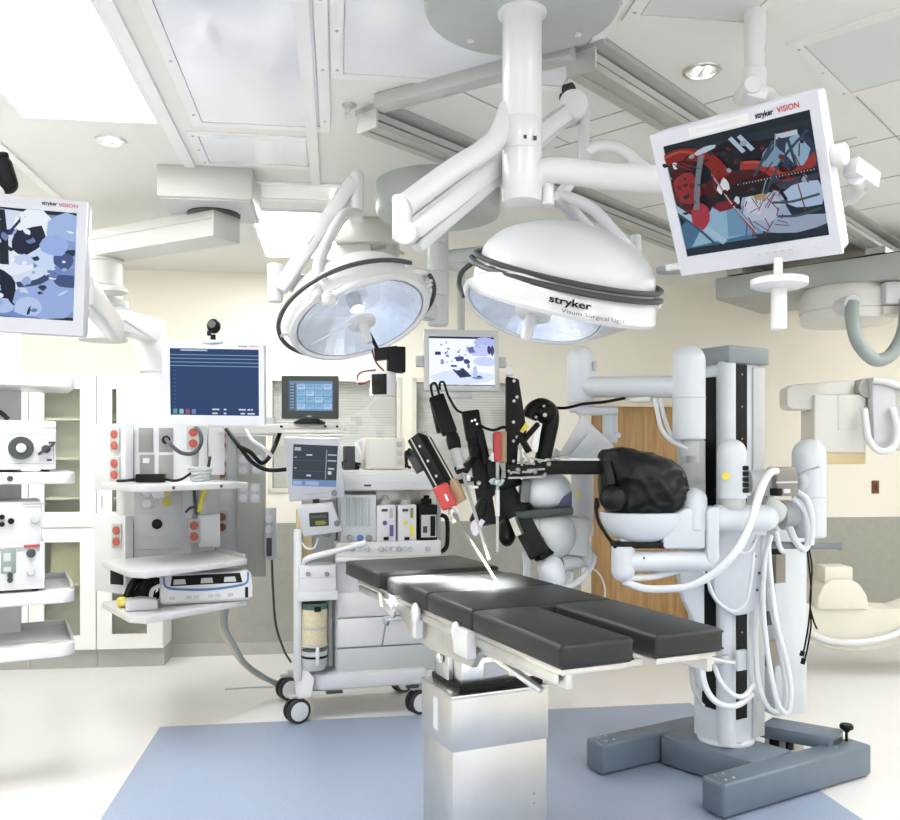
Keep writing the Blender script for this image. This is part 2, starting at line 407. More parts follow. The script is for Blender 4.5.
# seam strips
k = 3
def strip3(a, b, w, mtl=STRIPM, th=.012):
    global k
    a, b = V(a), V(b); m = W(); m.bar(a-V((0, 0, th/2)), b-V((0, 0, th/2)), w, th); o = m.build('trim_%d' % k, mtl); struct(o); k += 1
p = CP(182, 150); strip3(p-D_*1.6, p+D_*.4, .055)
p = CP(313, 150); strip3(p-D_*1.5, p+D_*.5, .05)
p = CP(30, 170); strip3(p-D_*.9+V((-.02, 0, 0)), p+D_*.9, .045)
GAP = mat('ceiling_seam', (.36, .36, .32), .7)
qx = V((math.cos(QY), math.sin(QY), 0)); qy = V((-math.sin(QY), math.cos(QY), 0))
for (u, v, l) in ((650, 120, 1.0), (760, 160, .9), (850, 185, .8), (860, 210, 1.0), (610, 215, 1.2), (560, 130, .9), (880, 140, .7), (770, 235, 1.0)):
    p = CP(u, v); strip3(p-qx*l/2, p+qx*l/2, .008, GAP, .002)
for (u, v, l) in ((480, 100, 1.3), (660, 75, 1.0), (880, 120, 1.5)):
    p = CP(u, v); strip3(p-qy*l/2, p+qy*l/2, .006, GAP, .002)

# ceiling lights (recessed troffers with a lit diffuser)
def ceiling_light(p0, label, w=.58, l=1.2, yaw=YAW):
    pts, x, y = ceil_rect(V(p0), yaw, w, l); c = (pts[0]+pts[2])/2
    t = thing('ceiling_light', label, 'ceiling light', frame((c.x, c.y, CEIL), yaw), 'recessed ceiling light panels')
    h, g = w/2, l/2; m = MB(); fr = .018
    m.frame_z(-h, h, -g, g, fr, -.014, -.0002)
    m.build('frame', STRIPM, t)
    MB().span((-h+fr, -g+fr, -.006), (h-fr, g-fr, -.0002)).build('diffuser', DIFF, t); return t
pl = CP(22, 115)
ceiling_light(pl-D_*1.2, 'large bright ceiling light panel in the upper left corner')
ceiling_light(V((-1.20, 5.02, CEIL)), 'overexposed ceiling light panel near the back wall behind the boom arm')
for i, (a, b, s) in enumerate(((-1.75, -2.65, 'far left'), (-1.35, -4.3, 'near left'),  (.1, -7.3, 'left'), (2.4, -6.9, 'middle'), (4.6, -6.9, 'right'), (5.05, -2.75, 'far right'), (4.9, -4.6, 'near right'))):  # unseen panels added to brighten the walls and floor
    ceiling_light(room(a, b), 'bright ceiling light panel outside the picture, %s one towards the viewer' % s)
def downlight(u, v, label):
    c = CP(u, v); t = thing('downlight', label, 'ceiling light', c, 'round recessed downlights')
    m = MB(); m.lathe((0, 0, -.001), (0, 0, -1), [(0, .072), (.008, .070), (.009, .058), (.0, .056)], 32, False, False); m.build('trim_ring', STEEL, t)
    MB().cyl((0, 0, -.0015), (0, 0, -.003), .056, n=32).build('reflector', REFL, t)
    m = MB()
    for s in (-1, 1): m.capsule((s*.02, -.03, -.010), (s*.02, .03, -.010), .007, True, True, 10)
    m.build('bulb', LAMPON, t)
    m = MB(); m.box((0, 0, -.0045), (.006, .11, .003)); m.build('divider', STEEL, t)
downlight(111, 140, 'round recessed downlight below the big ceiling light panel')
downlight(702, 70, 'round recessed downlight right of the canopy above the tilted monitor')
c = CP(349, 105); t = thing('sprinkler', 'small chrome ceiling sprinkler left of the rail end', 'sprinkler', c)
MB().lathe((0, 0, 0), (0, 0, -1), [(0, .03), (.006, .028), (.012, .018), (.013, .008)], 24).build('escutcheon', GREYP, t)
m = MB(); m.cyl((0, 0, -.012), (0, 0, -.04), .006); m.cyl((0, 0, -.04), (0, 0, -.043), .018); m.build('sprinkler_head', STEEL, t)

# ================================================================== glass fronted cabinets
CF = frame((-2.165, 6.415, 0), math.radians(6.5))
CWID = .485
def cabinet(i, label):
    F_ = CF @ Matrix.Translation((-CWID*(i+1)+CWID/2, 0, 0)); t = thing('storage_cabinet', label, 'cabinet', F_, 'white glass fronted storage cabinets')
    h = CWID/2-.002; D = .31
    m = MB(); 
    m.span((-h, .021, .14), (-h+.018, D, 2.20)); m.span((h-.018, .021, .14), (h, D, 2.20)); m.span((-h+.018, .021, 2.18), (h-.018, D, 2.20)); m.span((-h+.018, .021, .14), (h-.018, D, .16)); m.span((-h+.018, .021, 1.04), (h-.018, D, 1.075))
    m.span((-h+.018, D-.012, .16), (h-.018, D, 2.18)); m.build('carcass', CABW, t)
    MB().span((-h, .04, 0), (h, D, .14)).build('plinth', mat('plinth_vinyl', (.40, .41, .38), .5), t)
    for nm, z0, z1 in (('upper_door', 1.065, 2.195), ('lower_door', .145, 1.05)):
        m = MB(); m.frame_y(-h+.002, h-.002, z0, z1, -h+.11, h-.115, z0+.11, z1-.1, 0, .019); d = m.build(nm, CABW, t)
        MB().span((-h+.105, .008, z0+.105), (h-.11, .012, z1-.095)).build('pane', GLASS, d)
        zc = 1.25 if nm[0] == 'u' else .9
        MB().capsule((-h+.04, -.012, zc-.05), (-h+.04, -.012, zc+.05), .005, True, True, 10).build('handle', STEEL, d)
    for z in (.62, 1.265, 1.565, 1.86):
        MB().span((-h+.02, .022, z), (h-.02, D-.015, z+.018)).build('shelf', CABW, t)
    return t
for i, s in enumerate(('white glass door cabinet at the right end beside the outlet tower', 'white glass door cabinet second from the right, seen between the two shelf towers',
                       'white glass door cabinet behind the left shelf stack', 'white glass door cabinet at the left picture edge')):
    cabinet(i, s)
t = CF @ Matrix.Translation((-CWID*1.5, 0, 0))
m = W(); c = t @ V((.02, .16, .638)); m.box(c+V((0, 0, .16)), (.26, .17, .32), math.radians(6.5), .004); o = recenter(m.build('carton', WOODT)); tag(o, 'pale carton behind glass in the lower cabinet', 'box')
# ================================================================== ceiling rails and imaging unit
rd = qy                                                      # rail direction
r1 = V((-.34, 3.55, 0)); r2 = V((.47, 3.02, 0))
def rail(p0, L, label):
    M = frame((p0.x, p0.y, CEIL), QY); t = thing('ceiling_rail', label, 'rail', M, 'ceiling rails of the imaging unit')
    m = MB()                                                  # I-section with grooves, along local y
    prof = [(-.085, 0), (-.085, -.022), (-.03, -.03), (-.03, -.075), (-.055, -.08), (-.055, -.105), (-.012, -.105), (-.012, -.097), (.012, -.097), (.012, -.105), (.055, -.105), (.055, -.08), (.03, -.075), (.03, -.03), (.085, -.022), (.085, 0)]
    m.extr([(x, 0, z-.0003) for x, z in prof], (0, L, 0)); m.build('beam', RAILM, t)
    for s in (-1, 1):
        MB().span((s*.032, .01, -.068), (s*.046, L-.01, -.038)).build('side_channel', GREYP, t)
    m = MB(); m.span((-.06, -.012, -.108), (.06, -.0005, -.03)); m.build('end_cap', ALU, t)
    for yy in (.14, .20, .26, .7, .76, .82):
        MB().cyl((-.0465, yy, -.055), (-.0485, yy, -.055), .008, n=10).build('bolt_hole', BLACK, t)
    return t
rail(r1, 4.55, 'left of the two long grey ceiling rails, starting beside the sprinkler')
rail(r2, 4.75, 'right of the two long grey ceiling rails, ending at the right picture edge')
# cross beam carried between the rail fronts
t = thing('rail_cross_beam', 'grey cross beam joining the fronts of the two ceiling rails', 'beam', frame((.07, 3.3, CEIL-.03), QY))
a = V((-.27, 3.62, CEIL-.0)) ; b = V((.44, 3.16, CEIL-.0)); mid = (a+b)/2
m = W(); m.bar(V((-.29, 3.46, CEIL-.03)), V((.44, 3.01, CEIL-.03)), .07, .055, bev=.003); m.build('beam', GREYP, t)
m = W(); m.bar(V((-.27, 3.415, CEIL-.045)), V((.42, 2.99, CEIL-.045)), .012, .012); m.build('cover_strip', ALU, t)
for i in range(2):
    p = V((r2.x-.03, r2.y+.10+.07*i, CEIL-.12)); m = W(); m.cyl(p-qx*.02, p+qx*.012, .024); m.build('wheel', RUBBER, t)
# bridge + drum + tube unit at the right
BR = frame((2.62, 6.12, 0), QY)
t = thing('rail_bridge', 'wide grey bridge carriage under the rails at the right', 'carriage', frame((2.62, 6.12, 2.70), QY))
m = MB(); m.box((0.15, 0.05, .115), (1.45, .85, .16), None, .012); m.build('housing', mat('bridge_grey', (.36, .38, .36), .45), t)
m = MB(); m.box((.15, .05, .203), (1.25, .7, .022)); m.build('slot', BLACK, t)
for s in (-.45, .5):
    m = MB(); m.box((s, .05, .235), (.12, .75, .042)); m.build('slide', RAILM, t)
dc = P(846, 300, 5.85); dc.z = 2.73
t = thing('tube_stand', 'beige ceiling drum with a horizontal arm and a hanging grey hose', 'imaging equipment', V((dc.x, dc.y, 2.47)))
m = W(); m.lathe(V((dc.x, dc.y, 2.735)), (0, 0, -1), [(0, .27), (.03, .29), (.05, .30), (.155, .30), (.157, .29), (.165, .29), (.168, .30), (.225, .29), (.235, .27)], 48); m.build('drum', BEIGEW, t)
m = W(); p0 = V((dc.x+.1, dc.y-.27, 2.655)); m.bar(p0, p0+V((1.0, .02, 0)), .14, .15, bev=.02); m.build('arm', WHITE, t)
m = W(); p0 = V((dc.x+.1, dc.y-.25, 2.545)); m.bar(p0, p0+V((1.0, .02, 0)), .12, .06, bev=.01); m.build('arm_cover', CREAM, t)
h0 = P(852, 303, 5.45); m = W(); m.cyl(h0+V((0, .16, 0)), h0+V((0, -.02, 0)), .055, n=24, bev=.008); m.build('hose_socket', WHITE, t)
m = W(); m.tube([h0, P(852, 318, 5.42), P(858, 342, 5.42), P(873, 359, 5.42), P(888, 357, 5.42), P(899, 343, 5.42), P(905, 325, 5.42), P(906, 300, 5.5)], .042, 14, 8); m.build('hose', HOSE, t)
m = W(); px1 = P(960, 300, 5.6); m.cyl(V((px1.x, px1.y, 2.60)), V((px1.x, px1.y, 1.95)), .07); m.bar(V((px1.x, px1.y, 1.98)), V((2.93, 6.06, 2.0)), .12, .12, bev=.02); m.build('drop_arm', BEIGEW, t)
TX = frame(P(840, 425, 5.95), math.radians(-6))
t = thing('xray_tube_head', 'beige hanging imaging head with a tan lower band', 'imaging equipment', TX)  # X-ray tube head, hung from the drop arm of the tube stand
def tp(u, v, y=0): return px(TX, u, v, y)
a, b = tp(814, 394), tp(867, 453)
m = MB(); m.span((a.x, 0, b.z), (b.x, .32, a.z), .022); m.build('body', BEIGEW, t)
a2, b2 = tp(838, 395), tp(857, 430); m = MB(); m.span((a2.x, -.006, b2.z), (b2.x, .002, a2.z), .002); m.build('panel', BEIGEW, t)
m = MB(); m.span((a.x+.03, .02, tp(820, 464).z), (b.x-.0, .3, b.z+.004), .006); m.build('lower_band', TAN, t)
a, b = tp(789, 384), tp(858, 409); 
m = MB(); m.extr([(a.x+.04, .05, a.z), (b.x, .05, tp(858, 379).z), (b.x, .05, b.z), (a.x+.04, .05, b.z), (a.x, .05, b.z+.03), (a.x, .05, a.z-.03)], (0, .2, 0), .012); m.build('side_arm', BEIGEW, t)
m = MB(); c = tp(868, 385); m.cyl((c.x, -.02, c.z-.02), (c.x, .25, c.z-.02), .07); m.build('pivot', GREYP, t)
a = tp(872, 378, -.08); b = tp(874, 446, -.08); c = tp(918, 452, -.08); d = tp(918, 392, -.08); e = tp(893, 380, -.08)
m = MB(); m.extr([a, b, c, d, e], (0, .12, 0), .012); m.build('shield', WHITE, t)
m = MB(); m.tube([tp(872, 380, -.1), tp(893, 384, -.1), tp(925, 398, -.1)], .025, 10); m.build('shield_rim', WHITE2, t)
m = MB(); m.tube([tp(864, 408, -.1), tp(866, 425, -.1), tp(869, 440, -.12), tp(880, 451, -.14), tp(893, 447, -.14), tp(897, 430, -.14), tp(892, 408, -.12)], .024, 12, 8); m.build('hose', HOSEW, t)
# lower end of the imaging arm
p = P(842, 640, 6.15)
t = thing('imaging_arc', 'cream curved imaging arc with a rounded detector standing low at the right', 'imaging equipment', V((p.x, p.y, 0)))
CRS = mat('cream_enamel', (.70, .68, .58), .4, 0, .02)
def ip(u, v, y=6.15): return P(u, v, y)
top = [ip(*q) for q in ((806, 612), (816, 628), (834, 637), (856, 639), (880, 634), (903, 622), (930, 602))]
bot = [ip(*q) for q in ((930, 624), (905, 641), (880, 650), (850, 652), (825, 648), (806, 640))]
m = W(); m.extr([ip(806, 604)]+[ip(836, 607), ip(872, 606), ip(905, 612), ip(930, 600)]+bot, (0, .28, 0), .015); m.build('arc_body', CRS, t)
m = W(); m.tube([ip(804, 629, 6.13), ip(825, 640, 6.13), ip(850, 643, 6.13), ip(878, 640, 6.13), ip(905, 630, 6.13), ip(930, 613, 6.13)], .028, 12, 6); m.build('rim', WHITE2, t)
m = W(); m.extr([ip(818, 610, 6.1), ip(818, 597, 6.1), ip(823, 586, 6.1), ip(832, 579, 6.1), ip(850, 579, 6.1), ip(860, 584, 6.1), ip(868, 596, 6.1), ip(870, 610, 6.1)], (0, .3, 0), .02); m.build('detector', CRS, t)
m = W(); m.extr([ip(825, 583, 6.12), ip(825, 567, 6.12), ip(853, 567, 6.12), ip(853, 583, 6.12)], (0, .2, 0), .008); m.build('detector_neck', CRS, t)
m = W(); p1 = ip(922, 640, 6.2); m.prism([(p1.x, 6.16), (p1.x+.3, 6.16), (p1.x+.3, 6.42), (p1.x, 6.42)], 0, .30); m.build('foot', CRS, t)
c = px(R0, 875, 487); c.y = 0
t = thing('wall_plate', 'small brown wall plate above the grey wainscot at the right', 'wall plate', R0 @ Matrix.Translation(c))
MB().span((-.035, -.008, -.058), (.035, -.0002, .058), .002).build('plate', BROWN, t)
m = MB(); m.span((-.014, -.0105, -.03), (.014, -.0078, .03)); m.build('switch', mat('dark_brown', (.07, .02, .01), .5), t)

# ================================================================== square ceiling mount with the boom arm
bm_c = P(203, 165, 4.30)
t = thing('ceiling_boom', 'square pale ceiling mount with a thick horizontal boom arm reaching left', 'boom', frame((-1.265, 4.5, CEIL), YAW))
BOOM = mat('boom_grey_white', (.50, .51, .475), .4, 0, .02)
m = MB(); m.box((0, 0.02, -.08), (.47, .46, .1594), None, .004); m.build('mount_box', BOOM, t)
m = MB(); m.box((0, 0.02, -.163), (.44, .42, .008)); m.build('mount_plate', LGREY, t)
m = W(); m.cyl((-1.27, 4.57, CEIL-.150), (-1.27, 4.57, CEIL-.175), .14, n=40); m.build('bearing', DGREY, t)
A0, A1 = V((-1.19, 4.535, 2.822)), V((-2.16, 5.06, 2.822))
m = W(); m.bar(A0, A1, .20, .146, bev=.004); m.build('boom_arm', BOOM, t)
dv = (A1-A0).normalized(); pv = V((-dv.y, dv.x, 0)); pv = pv if pv.y < 0 else -pv
m = W(); m.bar(A0+pv*.1045+dv*.01+V((0, 0, .02)), A1+pv*.1045+V((0, 0, .02)), .006, .006); m.build('arm_groove', LGREY, t)
pc = V((-2.04, 5.0, 0))
m = W(); m.lathe((pc.x, pc.y, 2.752), (0, 0, -1), [(0, .115), (.02, .12), (.03, .11), (.15, .11), (.152, .116), (.162, .116), (.165, .11), (.24, .112), (.245, .14), (.285, .14), (.29, .115), (.45, .115), (.46, .135), (.48, .135)], 36); m.build('pivot_column', BOOM, t)
m = W(); m.bar(pc+V((.05, -.05, 2.48)), pc+V((.32, .05, 2.30)), .09, .07, bev=.01); m.build('swing_arm', WHITE, t)
m = W(); m.lathe(P(112, 287, 4.80), (0, 0, -1), [(0, .075), (.012, .085), (.03, .085), (.04, .06)], 24); m.build('joint_cap', BOOM, t)
m = W(); m.bar(pc+V((.02, .0, 2.40)), V((-1.90, 5.52, 2.40)), .16, .14, bev=.03); m.build('rear_arm', WHITE2, t)
# the tower hanging from it
TW = thing('outlet_tower', 'white ceiling hung tower with red outlets and three tray shelves', 'equipment tower', V((-1.85, 5.5, .72)))
m = W(); m.lathe((-1.90, 5.55, 2.34), (0, 0, -1), [(0, .10), (.0, .15), (.03, .155), (.10, .15), (.16, .13), (.20, .12), (.21, .10), (.26, .095), (.265, .105), (.32, .105)], 40); m.build('drum', WHITE2, TW)
B_, Cc = V((-1.93, 5.19, 0)), V((-1.615, 5.31, 0))
m = W(); m.prism([(p.x, p.y) for p in (B_, Cc, V((-1.52, 5.62, 0)), V((-1.72, 5.82, 0)), V((-2.1, 5.75, 0)), V((-2.14, 5.45, 0)))], .80, 2.03, .006); m.build('column', WHITE, TW)
def wing(a, b, z0, z1, d=.05, mtl=WHITE, nm='wing'):
    a, b = V(a), V(b); n = V((b.y-a.y, a.x-b.x, 0)).normalized(); m = W()
    m.prism([(p.x, p.y) for p in (a+n*d, b+n*d, b-n*.03, a-n*.03)], z0, z1, .004); return m.build(nm, mtl, TW)
def zrow(v, Y): return EYE-(v-CV)/F*Y
def face_frame(a, b, d):
    a, b = V(a), V(b); x = (b-a).normalized(); n = V((x.y, -x.x, 0)); return frame(a+n*d, 0, x, (0, 0, 1))
def outlet(Fm, u, v, mtl=GREYP, sock=OUTRED, w=.076, h=.15, nm='outlet_plate', n=2):
    c = px(Fm, u, v); m = MB(True)
    def T(mb): mb.bm.transform(Fm); return mb
    q = MB(True); q.span((c.x-w/2, -.006, c.z-h/2), (c.x+w/2, .001, c.z+h/2), .0025); o = T(q).build(nm, mtl, TW)
    if sock:
        for k_ in range(n):
            q = MB(True); zz = c.z+(.034 if k_ == 0 else -.034)*(n > 1)
            q.lathe((c.x, -.0055, zz), (0, -1, 0), [(0, .027), (.006, .026), (.007, .02)], 20); T(q).build('receptacle', sock, o)
    return o
E1 = V((-2.20, 5.24, 0)); E2 = V((-1.935, 5.13, 0))
FA = face_frame(E1, E2, 0)
wing(E1+V((.02, .03, 0)), E2, px(FA, 108, 490).z, px(FA, 108, 424).z, .03, WHITE, 'upper_outlet_box')
wing(E1+V((.02, .03, 0)), E2, px(FA, 108, 592).z, px(FA, 108, 515).z, .03, WHITE, 'lower_outlet_box')
FA = face_frame(E1, E2, .03)
outlet(FA, 115, 440); outlet(FA, 115, 469); outlet(FA, 117, 536)
q = px(FA, 117, 573); mm = MB(True); mm.span((q.x-.05, -.004, q.z-.07), (q.x+.05, .001, q.z+.06), .002); mm.bm.transform(FA); mm.build('black_panel', BLACK, TW)
PLATE = mat('plate_grey', (.26, .27, .25), .45, .2, .04)
FB = face_frame(B_, Cc, 0)
for (u, v, sk) in ((146, 440, None), (166, 440, BLACK), (147, 467, None), (166, 467, None)):
    outlet(FB, u, v, PLATE, sk, .085, .15, 'service_plate', 1)
mm = MB(True); c = px(FB, 146, 460); mm.span((c.x-.02, -.012, c.z-.02), (c.x+.02, -.004, c.z+.012), .003); mm.bm.transform(FB); mm.build('white_connector', WHITE, TW)
mm = MB(True); c0, c1 = px(FB, 134, 490), px(FB, 182, 548); mm.span((c0.x, -.03, c1.z), (c1.x, .001, c0.z), .004); mm.bm.transform(FB); mm.build('grey_front_panel', LGREY, TW)
FB2 = face_frame(B_, Cc, .03)
outlet(FB2, 147, 498, LGREY, WHITE, .085, .12); outlet(FB2, 167, 496, LGREY, mat('yellow_receptacle', (.55, .45, .06), .5), .085, .12)
mm = MB(True); c0, c1 = px(FB2, 138, 514), px(FB2, 179, 536); mm.span((c0.x, -.006, c1.z), (c1.x, .001, c0.z), .003); mm.bm.transform(FB2); ip_ = mm.build('inset_panel', LGREY, TW)
mm = MB(True); c = px(FB2, 157, 524); mm.lathe((c.x, -.006, c.z), (0, -1, 0), [(0, .032), (.02, .03), (.024, .02)], 24); mm.bm.transform(FB2); mm.build('round_socket', BLACK, ip_)
# right side of the tower
FC = face_frame(V((-1.575, 5.33, 0)), V((-1.40, 5.40, 0)), 0)
wing(V((-1.575, 5.33, 0)), V((-1.53, 5.35, 0)), px(FC, 190, 548).z, px(FC, 190, 426).z, .012, LGREY, 'corner_post')
wing(V((-1.525, 5.36, 0)), V((-1.43, 5.39, 0)), px(FC, 190, 475).z, px(FC, 190, 427).z, .012, WHITE, 'upper_side_box')
wing(V((-1.575, 5.32, 0)), V((-1.45, 5.36, 0)), px(FC, 190, 547).z, px(FC, 190, 515).z, .02, WHITE, 'lower_side_box')
FCp = face_frame(V((-1.575, 5.33, 0)), V((-1.40, 5.40, 0)), .014); FCq = face_frame(V((-1.575, 5.32, 0)), V((-1.45, 5.36, 0)), .021)
outlet(FCp, 193, 438); outlet(FCq, 194, 531)
wing(V((-1.61, 5.68, 0)), V((-1.435, 5.72, 0)), .80, zrow(428, 5.6), .02, WHITE, 'rear_post')
FE = face_frame(V((-1.61, 5.68, 0)), V((-1.435, 5.72, 0)), .021)
for v in (440, 469, 522): outlet(FE, 222, v, LGREY, mat('brown_receptacle', (.30, .08, .04), .5))
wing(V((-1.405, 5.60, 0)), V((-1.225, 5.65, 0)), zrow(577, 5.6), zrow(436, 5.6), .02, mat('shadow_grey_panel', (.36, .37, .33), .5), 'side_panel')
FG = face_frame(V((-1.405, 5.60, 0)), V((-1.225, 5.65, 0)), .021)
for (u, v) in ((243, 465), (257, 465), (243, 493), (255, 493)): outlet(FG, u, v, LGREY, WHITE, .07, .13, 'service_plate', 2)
wing(V((-1.215, 5.58, 0)), V((-1.145, 5.60, 0)), zrow(560, 5.55), zrow(508, 5.55), .02, LGREY, 'outlet_strip')
FG2 = face_frame(V((-1.215, 5.58, 0)), V((-1.145, 5.60, 0)), .021); outlet(FG2, 269, 524, GREYP, WHITE, .04, .1); outlet(FG2, 269, 547, DGREY, None, .035, .12)
m = W(); m.bar(V((-1.65, 5.72, 1.79)), V((-1.17, 5.66, 1.79)), .05, .12); m.build('rear_bracket', LGREY, TW)
m = W(); m.bar(V((-1.25, 5.67, .90)), V((-1.65, 5.70, .90)), .05, .08); m.build('rear_bracket', LGREY, TW)
# tray shelves
def tray(nm, pix, z, th=.032, lip=.0):
    pts = []
    for (u, v) in pix:
        Y = (EYE-z)*F/(v-CV); p = P(u, v, Y); pts.append((p.x, p.y))
    m = W(); m.prism(pts, z-th, z, .006); return m.build(nm, WHITE, TW), pts
zs1, zs2, zs3 = 1.44, .985, .745
base = [(-2.03, 4.95), (-1.70, 4.50), (-1.60, 4.47), (-1.20, 5.03), (-1.21, 5.08), (-1.55, 5.50)]
for z in (zs1, zs2, zs3):
    m = W(); m.prism(base, z-.036, z, .007); s_ = m.build('tray_shelf', WHITE2, TW)
    a, b = V((base[2][0], base[2][1], z-.018)), V((base[3][0], base[3][1], z-.018)); n_ = V((b.y-a.y, a.x-b.x, 0)).normalized()
    for f in (.25, .72):
        c = a.lerp(b, f); m = W(); m.cyl(c-n_*.001, c+n_*.004, .009, n=14); m.build('hole_plug', DGREY if z == zs1 else WHITE, s_)
    m = W(); e0, e1 = V((base[3][0]-.012, base[3][1]+.01, z+.012)), V((base[5][0]+.05, base[5][1]-.06, z+.012))
    if z != zs1: m.bar(e0, e1, .008, .026); m.build('side_rail', GREYP, s_)
    m = W(); m.bar(V((-1.84, 5.3, z-.06)), V((-1.66, 4.85, z-.06)), .05, .05); m.build('shelf_bracket', WHITE, s_)
# cables in front of the tower (part of it)
CAB = W(); p_ = lambda u, v, y=5.0: P(u, v, y)
CAB.tube([P(166, 439, 5.17), P(172, 446, 5.0), P(182, 453, 4.95), P(194, 453, 4.95), P(201, 443, 4.98), P(200, 432, 5.05), P(196, 428, 5.3)], .012, 8); CAB.build('power_cord', DGREY, TW)
m = W(); m.tube([P(226, 429, 5.2), P(240, 447, 5.15), P(252, 462, 5.15), P(268, 470, 5.15), P(290, 469, 5.1)], .013, 8); m.tube([P(238, 446, 5.17), P(250, 452, 5.15), P(262, 463, 5.2), P(272, 452, 5.3), P(281, 430, 5.5)], .014, 8); m.build('cable_bundle', BLACK, TW)
m = W(); m.tube([P(246, 430, 5.2), P(252, 440, 5.15), P(262, 447, 5.15), P(273, 457, 5.2)], .011, 8); m.build('white_cable', HOSEW, TW)
m = W(); m.tube([P(206, 488, 5.15), P(202, 498, 5.2), P(199, 512, 5.2)], .016, 8); m.build('yellow_cable', YELLOW, TW)
m = W(); m.tube([P(194, 488, 5.1), P(195, 500, 5.1), P(196, 513, 5.25)], .010, 8); m.tube([P(186, 512, 5.2), P(190, 508, 5.15), P(195, 507, 5.15)], .008, 8); m.build('grey_cable', DGREY, TW)
m = W(); m.tube([P(272, 560, 5.6), P(273, 590, 5.65), P(276, 625, 5.75), P(284, 650, 5.8), P(291, 662, 5.9)], .008, 8); m.build('hanging_cord', DGREY, TW)
# shelf for the black monitor, fixed to the tower
m = W(); a = P(207, 427, 5.45); b = P(345, 427, 5.45); m.bar(V((-1.53, 5.45, a.z)), V((b.x, 5.50, a.z)), .16, .035, bev=.006); ms = m.build('monitor_shelf', BEIGEW, TW)
m = W(); m.bar(V((-1.53, 5.367, a.z-.028)), V((b.x, 5.417, a.z-.028)), .012, .022); m.build('shelf_rail', STEELM, ms)
for u in (281, 325, 337):
    c = P(u, 427, 5.36); m = W(); m.cyl((c.x, 5.385, a.z), (c.x, 5.36, a.z), .008, n=10); m.build('shelf_screw', BLACK, ms)
MONZ = a.z+.0175
# things on the trays
t = thing('power_adapter', 'black power adapter brick on the top tray of the outlet tower', 'adapter', frame((-1.735, 4.93, zs1), math.radians(8)))
MB().box((0, 0, .026), (.16, .075, .05), None, .008).build('case', BLACK, t)
MB().tube([(-.08, 0, .02), (-.14, -.02, .012), (-.19, .02, .010), (-.12, .06, .012), (-.05, .05, .01)], .008, 8).build('cord', BLACK, t)
MB().tube([(.08, 0, .02), (.13, -.01, .011), (.17, .03, .02), (.21, .08, .05)], .008, 8).build('plug_cord', BLACK, t)
t = thing('cable_coil', 'grey coiled cable on the top tray of the outlet tower', 'cable', V((-1.49, 5.07, zs1)))
m = MB()
for i in range(5): m.tube([(.05*math.cos(a*PI/8)*(1+.1*i), .04*math.sin(a*PI/8), .012+.017*i+.006*math.sin(a+i)) for a in range(16)], .008, 8, closed=True)
m.build('coil', LGREY, t)
m = MB(); m.tube([(.03, .03, .06), (.04, .04, .10), (.05, .03, .15)], .009, 8); m.build('cable_end', DGREY, t)
GY = math.radians(40)
GF = frame((-1.415, 4.93, zs3), math.radians(22)) @ Matrix.Diagonal((1, 1, 1.22, 1))
t = thing('electrosurgical_generator', 'white generator with blue curved front stripe on the lowest tray', 'generator', GF)
m = MB(); m.extr([(-.235, -.02, .008), (.235, -.02, .008), (.235, -.035, .07), (.225, -.01, .135), (-.225, -.01, .135), (-.235, -.035, .07)][:2]+[(.235, .30, .008), (-.235, .30, .008)], (0, 0, .12), .012); m.build('case', LGREY, t)
rings = []
for x, s in ((-.255, .8), (-.235, 1), (.235, 1), (.255, .8)):
    rings.append([(x, y, z*s+(1-s)*.06) for y, z in ((.02, .006), (-.05, .006), (-.062, .02), (-.062, .07), (-.02, .14), (.02, .148), (.08, .145), (.08, .006))])
m = MB(); m.loft(rings); fr = m.build('front_bezel', WHITE2, t)
nz = V((0, -.7, .42)).normalized()
def slope(x, s): return V((x, -.062+.042*s, .07+.07*s))+nz*.0015
m = MB(); m.add([slope(-.20, .30), slope(.20, .30), slope(.19, .93), slope(-.19, .93)], [(0, 1, 2, 3)]); m.build('display_window', BLACK, fr)
for x in (-.15, .0, .13):
    m = MB(); m.add([slope(x-.035, .38)+nz*.001, slope(x+.035, .38)+nz*.001, slope(x+.03, .7)+nz*.001, slope(x-.03, .7)+nz*.001], [(0, 1, 2, 3)]); m.build('display', LGREY, fr)
m = MB(); m.tube([slope(-.235, .9), slope(-.22, .25), slope(-.12, .05), slope(0, -.02), slope(.12, .05), slope(.22, .25), slope(.235, .9)], .006, 8); m.build('blue_stripe', BLUE, fr)
for x in (-.19, -.10, -.06, .02, .06, .13): MB().box((x, -.063, .038), (.03, .004, .016), None, .0015).build('socket', LGREY if x < .1 else GREYP, fr)
MB().box((.222, -.063, .045), (.018, .006, .05), None, .002).build('power_switch', BLACK, fr)
t = thing('foot_switch', 'white foot switch box at the front left corner of the lowest tray', 'switch', frame((-1.69, 4.66, zs3), math.radians(22)))
m = MB(); m.extr([(-.085, 0, .002), (.085, 0, .002), (.08, .0, .055), (.0, .0, .068), (-.08, 0, .06)], (0, .10, 0), .006); m.build('case', WHITE, t)
m = MB(); m.tube([(.05, .07, .06), (.06, .09, .10), (.10, .09, .12)], .012, 8); m.build('handle', WHITE, t)
t = thing('supply_pack', 'small yellow pack left of the white foot switch on the lowest tray', 'pack', frame((-1.83, 4.79, zs3), .4))
m = MB(); m.box((0, 0, .028), (.09, .07, .052), None, .018, 3); m.build('pack', YELLOW, t)
m = MB(); m.box((0, -.036, .03), (.05, .003, .02)); m.build('pack_label', mat('pale_yellow', (.8, .75, .3), .6), t)
t = thing('cable_tangle', 'tangle of black cables heaped behind the foot switch on the lowest tray', 'cable', V((-1.70, 4.82, zs3)))
